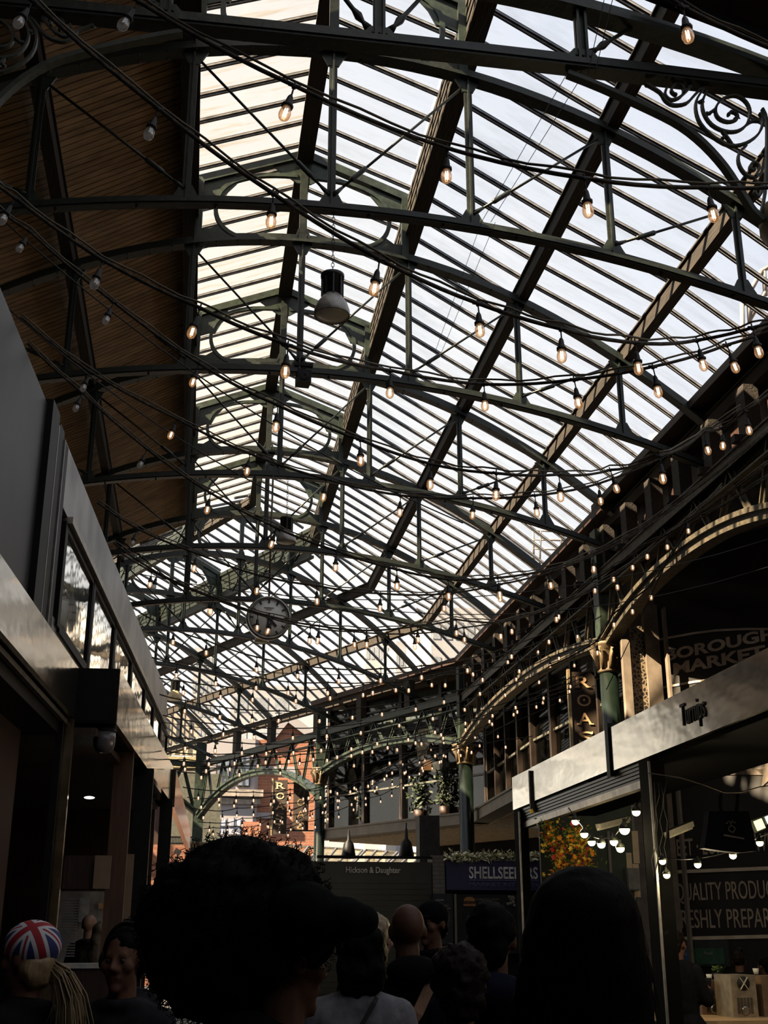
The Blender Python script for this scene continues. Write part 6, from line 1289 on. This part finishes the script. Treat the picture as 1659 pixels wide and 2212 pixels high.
# ================================================================== drinks counter at the lower right
cy = 7.9
def cbox(name, label, x0, y0, x1, y1, y, th, mt, cat): 
    a = onY(x0, y0, y); b = onY(x1, y1, y); return ((a.x + b.x) / 2, y + th / 2, (a.z + b.z) / 2), (abs(b.x - a.x), th, abs(a.z - b.z))
a = onY(1500, 2205, 11.6); b = onY(1760, 2205, 11.6); zc = a.z
ct = thing('serving_counter', 'wooden topped serving counter in sunlight at the lower right corner', 'counter', ((a.x + b.x) / 2, 12.3, -CAM_H))
MB().box(((a.x + b.x) / 2, 12.3, zc - 0.03), (b.x - a.x, 1.5, 0.06)).build('worktop', mat('light_counter_wood', (0.45, 0.30, 0.16), 0.5, 0, 0.2, 3, 0, stretch=(1, 8, 1)), ct)
MB().box(((a.x + b.x) / 2, 12.3, (zc - 0.06 - CAM_H) / 2), (b.x - a.x - .1, 1.3, zc - 0.06 + CAM_H)).build('base', BLACKM, ct)
def machine(label, x0, y0, x1, y1, y, mt, logo):
    c, sz = cbox('', '', x0, y0, x1, y1, y, 0.4, None, ''); lo = zc; z1 = c[2] + sz[2] / 2; o = thing('drinks_machine', label, 'machine', (c[0], c[1], lo)); h = z1 - lo
    MB().box((c[0], c[1], lo + h / 2), (sz[0], 0.4, h)).build('casing', mt, o); m = MB(); f = c[1] - 0.203
    for r in range(12):
        for k in range(5): m.box((c[0] + (k - 2) * sz[0] * 0.13, f, lo + h * 0.10 + r * h * 0.032), (sz[0] * 0.10, 0.006, h * 0.014))
    m.build('vent_slots', BLACKM, o); m = MB(); m.lathe([(0.045, 0), (0.045, 0.008), (0.03, 0.01)], (c[0], f, lo + h * 0.16), 16, V((0, -1, 0))); m.build('round_badge', mat('brushed_badge', (0.3, 0.28, 0.25), 0.3, 1), o)
    if logo:
        MB().lathe([(0.065, 0), (0.065, 0.006)], (c[0], f, lo + h * 0.80), 20, V((0, -1, 0))).build('logo_disc', BLACKM, o)
        m = MB(); q = V((c[0], f - 0.012, lo + h * 0.80)); m.bar(q + V((-.04, 0, -.055)), q + V((.04, 0, .055)), 0.006, 0.020, (0, 1, 0)); m.bar(q + V((.036, 0, -.05)), q + V((-.036, 0, .05)), 0.006, 0.014, (0, 1, 0)); m.build('cross_logo', mat('cream_letters', (0, 0, 0)), o)
    return z1
MS = mat('worn_steel_casing', (0.34, 0.28, 0.20), 0.4, 0.5, 0.25, 10); MS2 = mat('brown_steel_casing', (0.16, 0.10, 0.07), 0.45, 0.3, 0.25, 10)
z1 = machine('brown metal drinks machine with vent slots, left one on the counter', 1512, 2118, 1572, 2200, 12.5, MS2, False)
z2 = machine('steel drinks machine with a round cross badge, middle of the counter', 1577, 2106, 1640, 2204, 12.0, MS, True)
c, sz = cbox('', '', 1643, 2108, 1720, 2204, 12.1, 0.3, None, ''); tag(MB().box((c[0], c[1], (zc + c[2] + sz[2] / 2) / 2), (sz[0], 0.3, c[2] + sz[2] / 2 - zc)).build('wooden_crate', mat('crate_wood', (0.22, 0.14, 0.08), 0.7, 0, 0.3, 4)), 'light wooden crate at the right edge of the counter', 'crate')
for i, (px, zz, yy) in enumerate(((1532, z1, 12.7), (1634, z2, 12.2))):
    p = onY(px, 2110, yy); tag(MB().lathe([(0.022, 0), (0.032, 0.055), (0.030, 0.055), (0.02, 0.004)], (p.x, p.y, zz), 16).build('paper_cup', mat('white_cup', (0.8, 0.78, 0.72), 0.5)), ['white cup standing on the left brown drinks machine', 'white cup standing on the steel machine'][i], 'cup')
p = onY(1550, 2100, 12.75); o = thing('potted_herb', 'small dark potted herb beside the cup on the left machine', 'plant', (p.x, p.y, z1)); MB().lathe([(0.04, 0), (0.055, 0.07)], (p.x, p.y, z1), 12).build('pot', BLACK, o); m = MB()
for k in range(60):
    a = V((p.x + rnd.gauss(0, .03), p.y + rnd.gauss(0, .03), z1 + .07 + rnd.random() * .05)); u = V((rnd.gauss(0, 1), rnd.gauss(0, 1), 1)).normalized(); w_ = u.orthogonal().normalized() * .008; m.add([a, a + u * .02 + w_, a + u * .04, a + u * .02 - w_], [(0, 1, 2, 3)])
q = m.build('leaves', FL[3], o); q['kind'] = 'stuff'
# recycling board behind the counter
o = thing('recycling_board', 'dark recycling board with a blue and a green panel behind the boy', 'sign', WP(1520, 2085)); m = MB(); A = WP(1452, 2032); B = WP(1592, 2032); z0 = WP(1520, 2086).z; z1 = WP(1520, 2030).z; f = nW * 0.25; m.hexa([V((A.x, A.y, z0)) + f, V((B.x, B.y, z0)) + f, V((B.x, B.y, z1)) + f, V((A.x, A.y, z1)) + f] + [V((A.x, A.y, z0)) + f * .8, V((B.x, B.y, z0)) + f * .8, V((B.x, B.y, z1)) + f * .8, V((A.x, A.y, z1)) + f * .8]); m.build('board', mat('grey_green_board', (0.03, 0.035, 0.035), 0.6), o)
for nm, x0, x1, mt, tx in (('blue_panel', 1456, 1512, mat('blue_panel', (0.03, 0.07, 0.16), 0.6), 'Food Recycling'), ('green_panel', 1520, 1585, mat('green_panel', (0.03, 0.08, 0.05), 0.6), 'Food')):
    A = WP(x0, 2050); B = WP(x1, 2050); m = MB(); za = WP(1520, 2082).z; zb = WP(1520, 2048).z; f2 = nW * 0.262; m.hexa([V((A.x, A.y, za)) + f2, V((B.x, B.y, za)) + f2, V((B.x, B.y, zb)) + f2, V((A.x, A.y, zb)) + f2] + [V((A.x, A.y, za)) + f, V((B.x, B.y, za)) + f, V((B.x, B.y, zb)) + f, V((A.x, A.y, zb)) + f]); p_ = m.build(nm, mt, o)
    xa, xb = (1460, 1508) if tx[4:] else (1545, 1562); A = WP(xa, 2062) + nW * .265; B = WP(xb, 2062) + nW * .265; B.z = A.z; text_obj('lettering', tx, A, B, 0.05, CH, p_, 0.002, 0.004)
A = WP(1466, 2040) + nW * .255; B = WP(1568, 2040) + nW * .255; B.z = A.z; text_obj('lettering', 'please separate your waste here', A, B, 0.03, CH, o, 0.002, 0.004) if False else None

# ------------------------------------------------------------------ lift everything from eye level to the ground at z = 0
for q in bpy.data.objects:
    if q.parent is None and q.type in ('MESH', 'EMPTY'): q.location.z += CAM_H
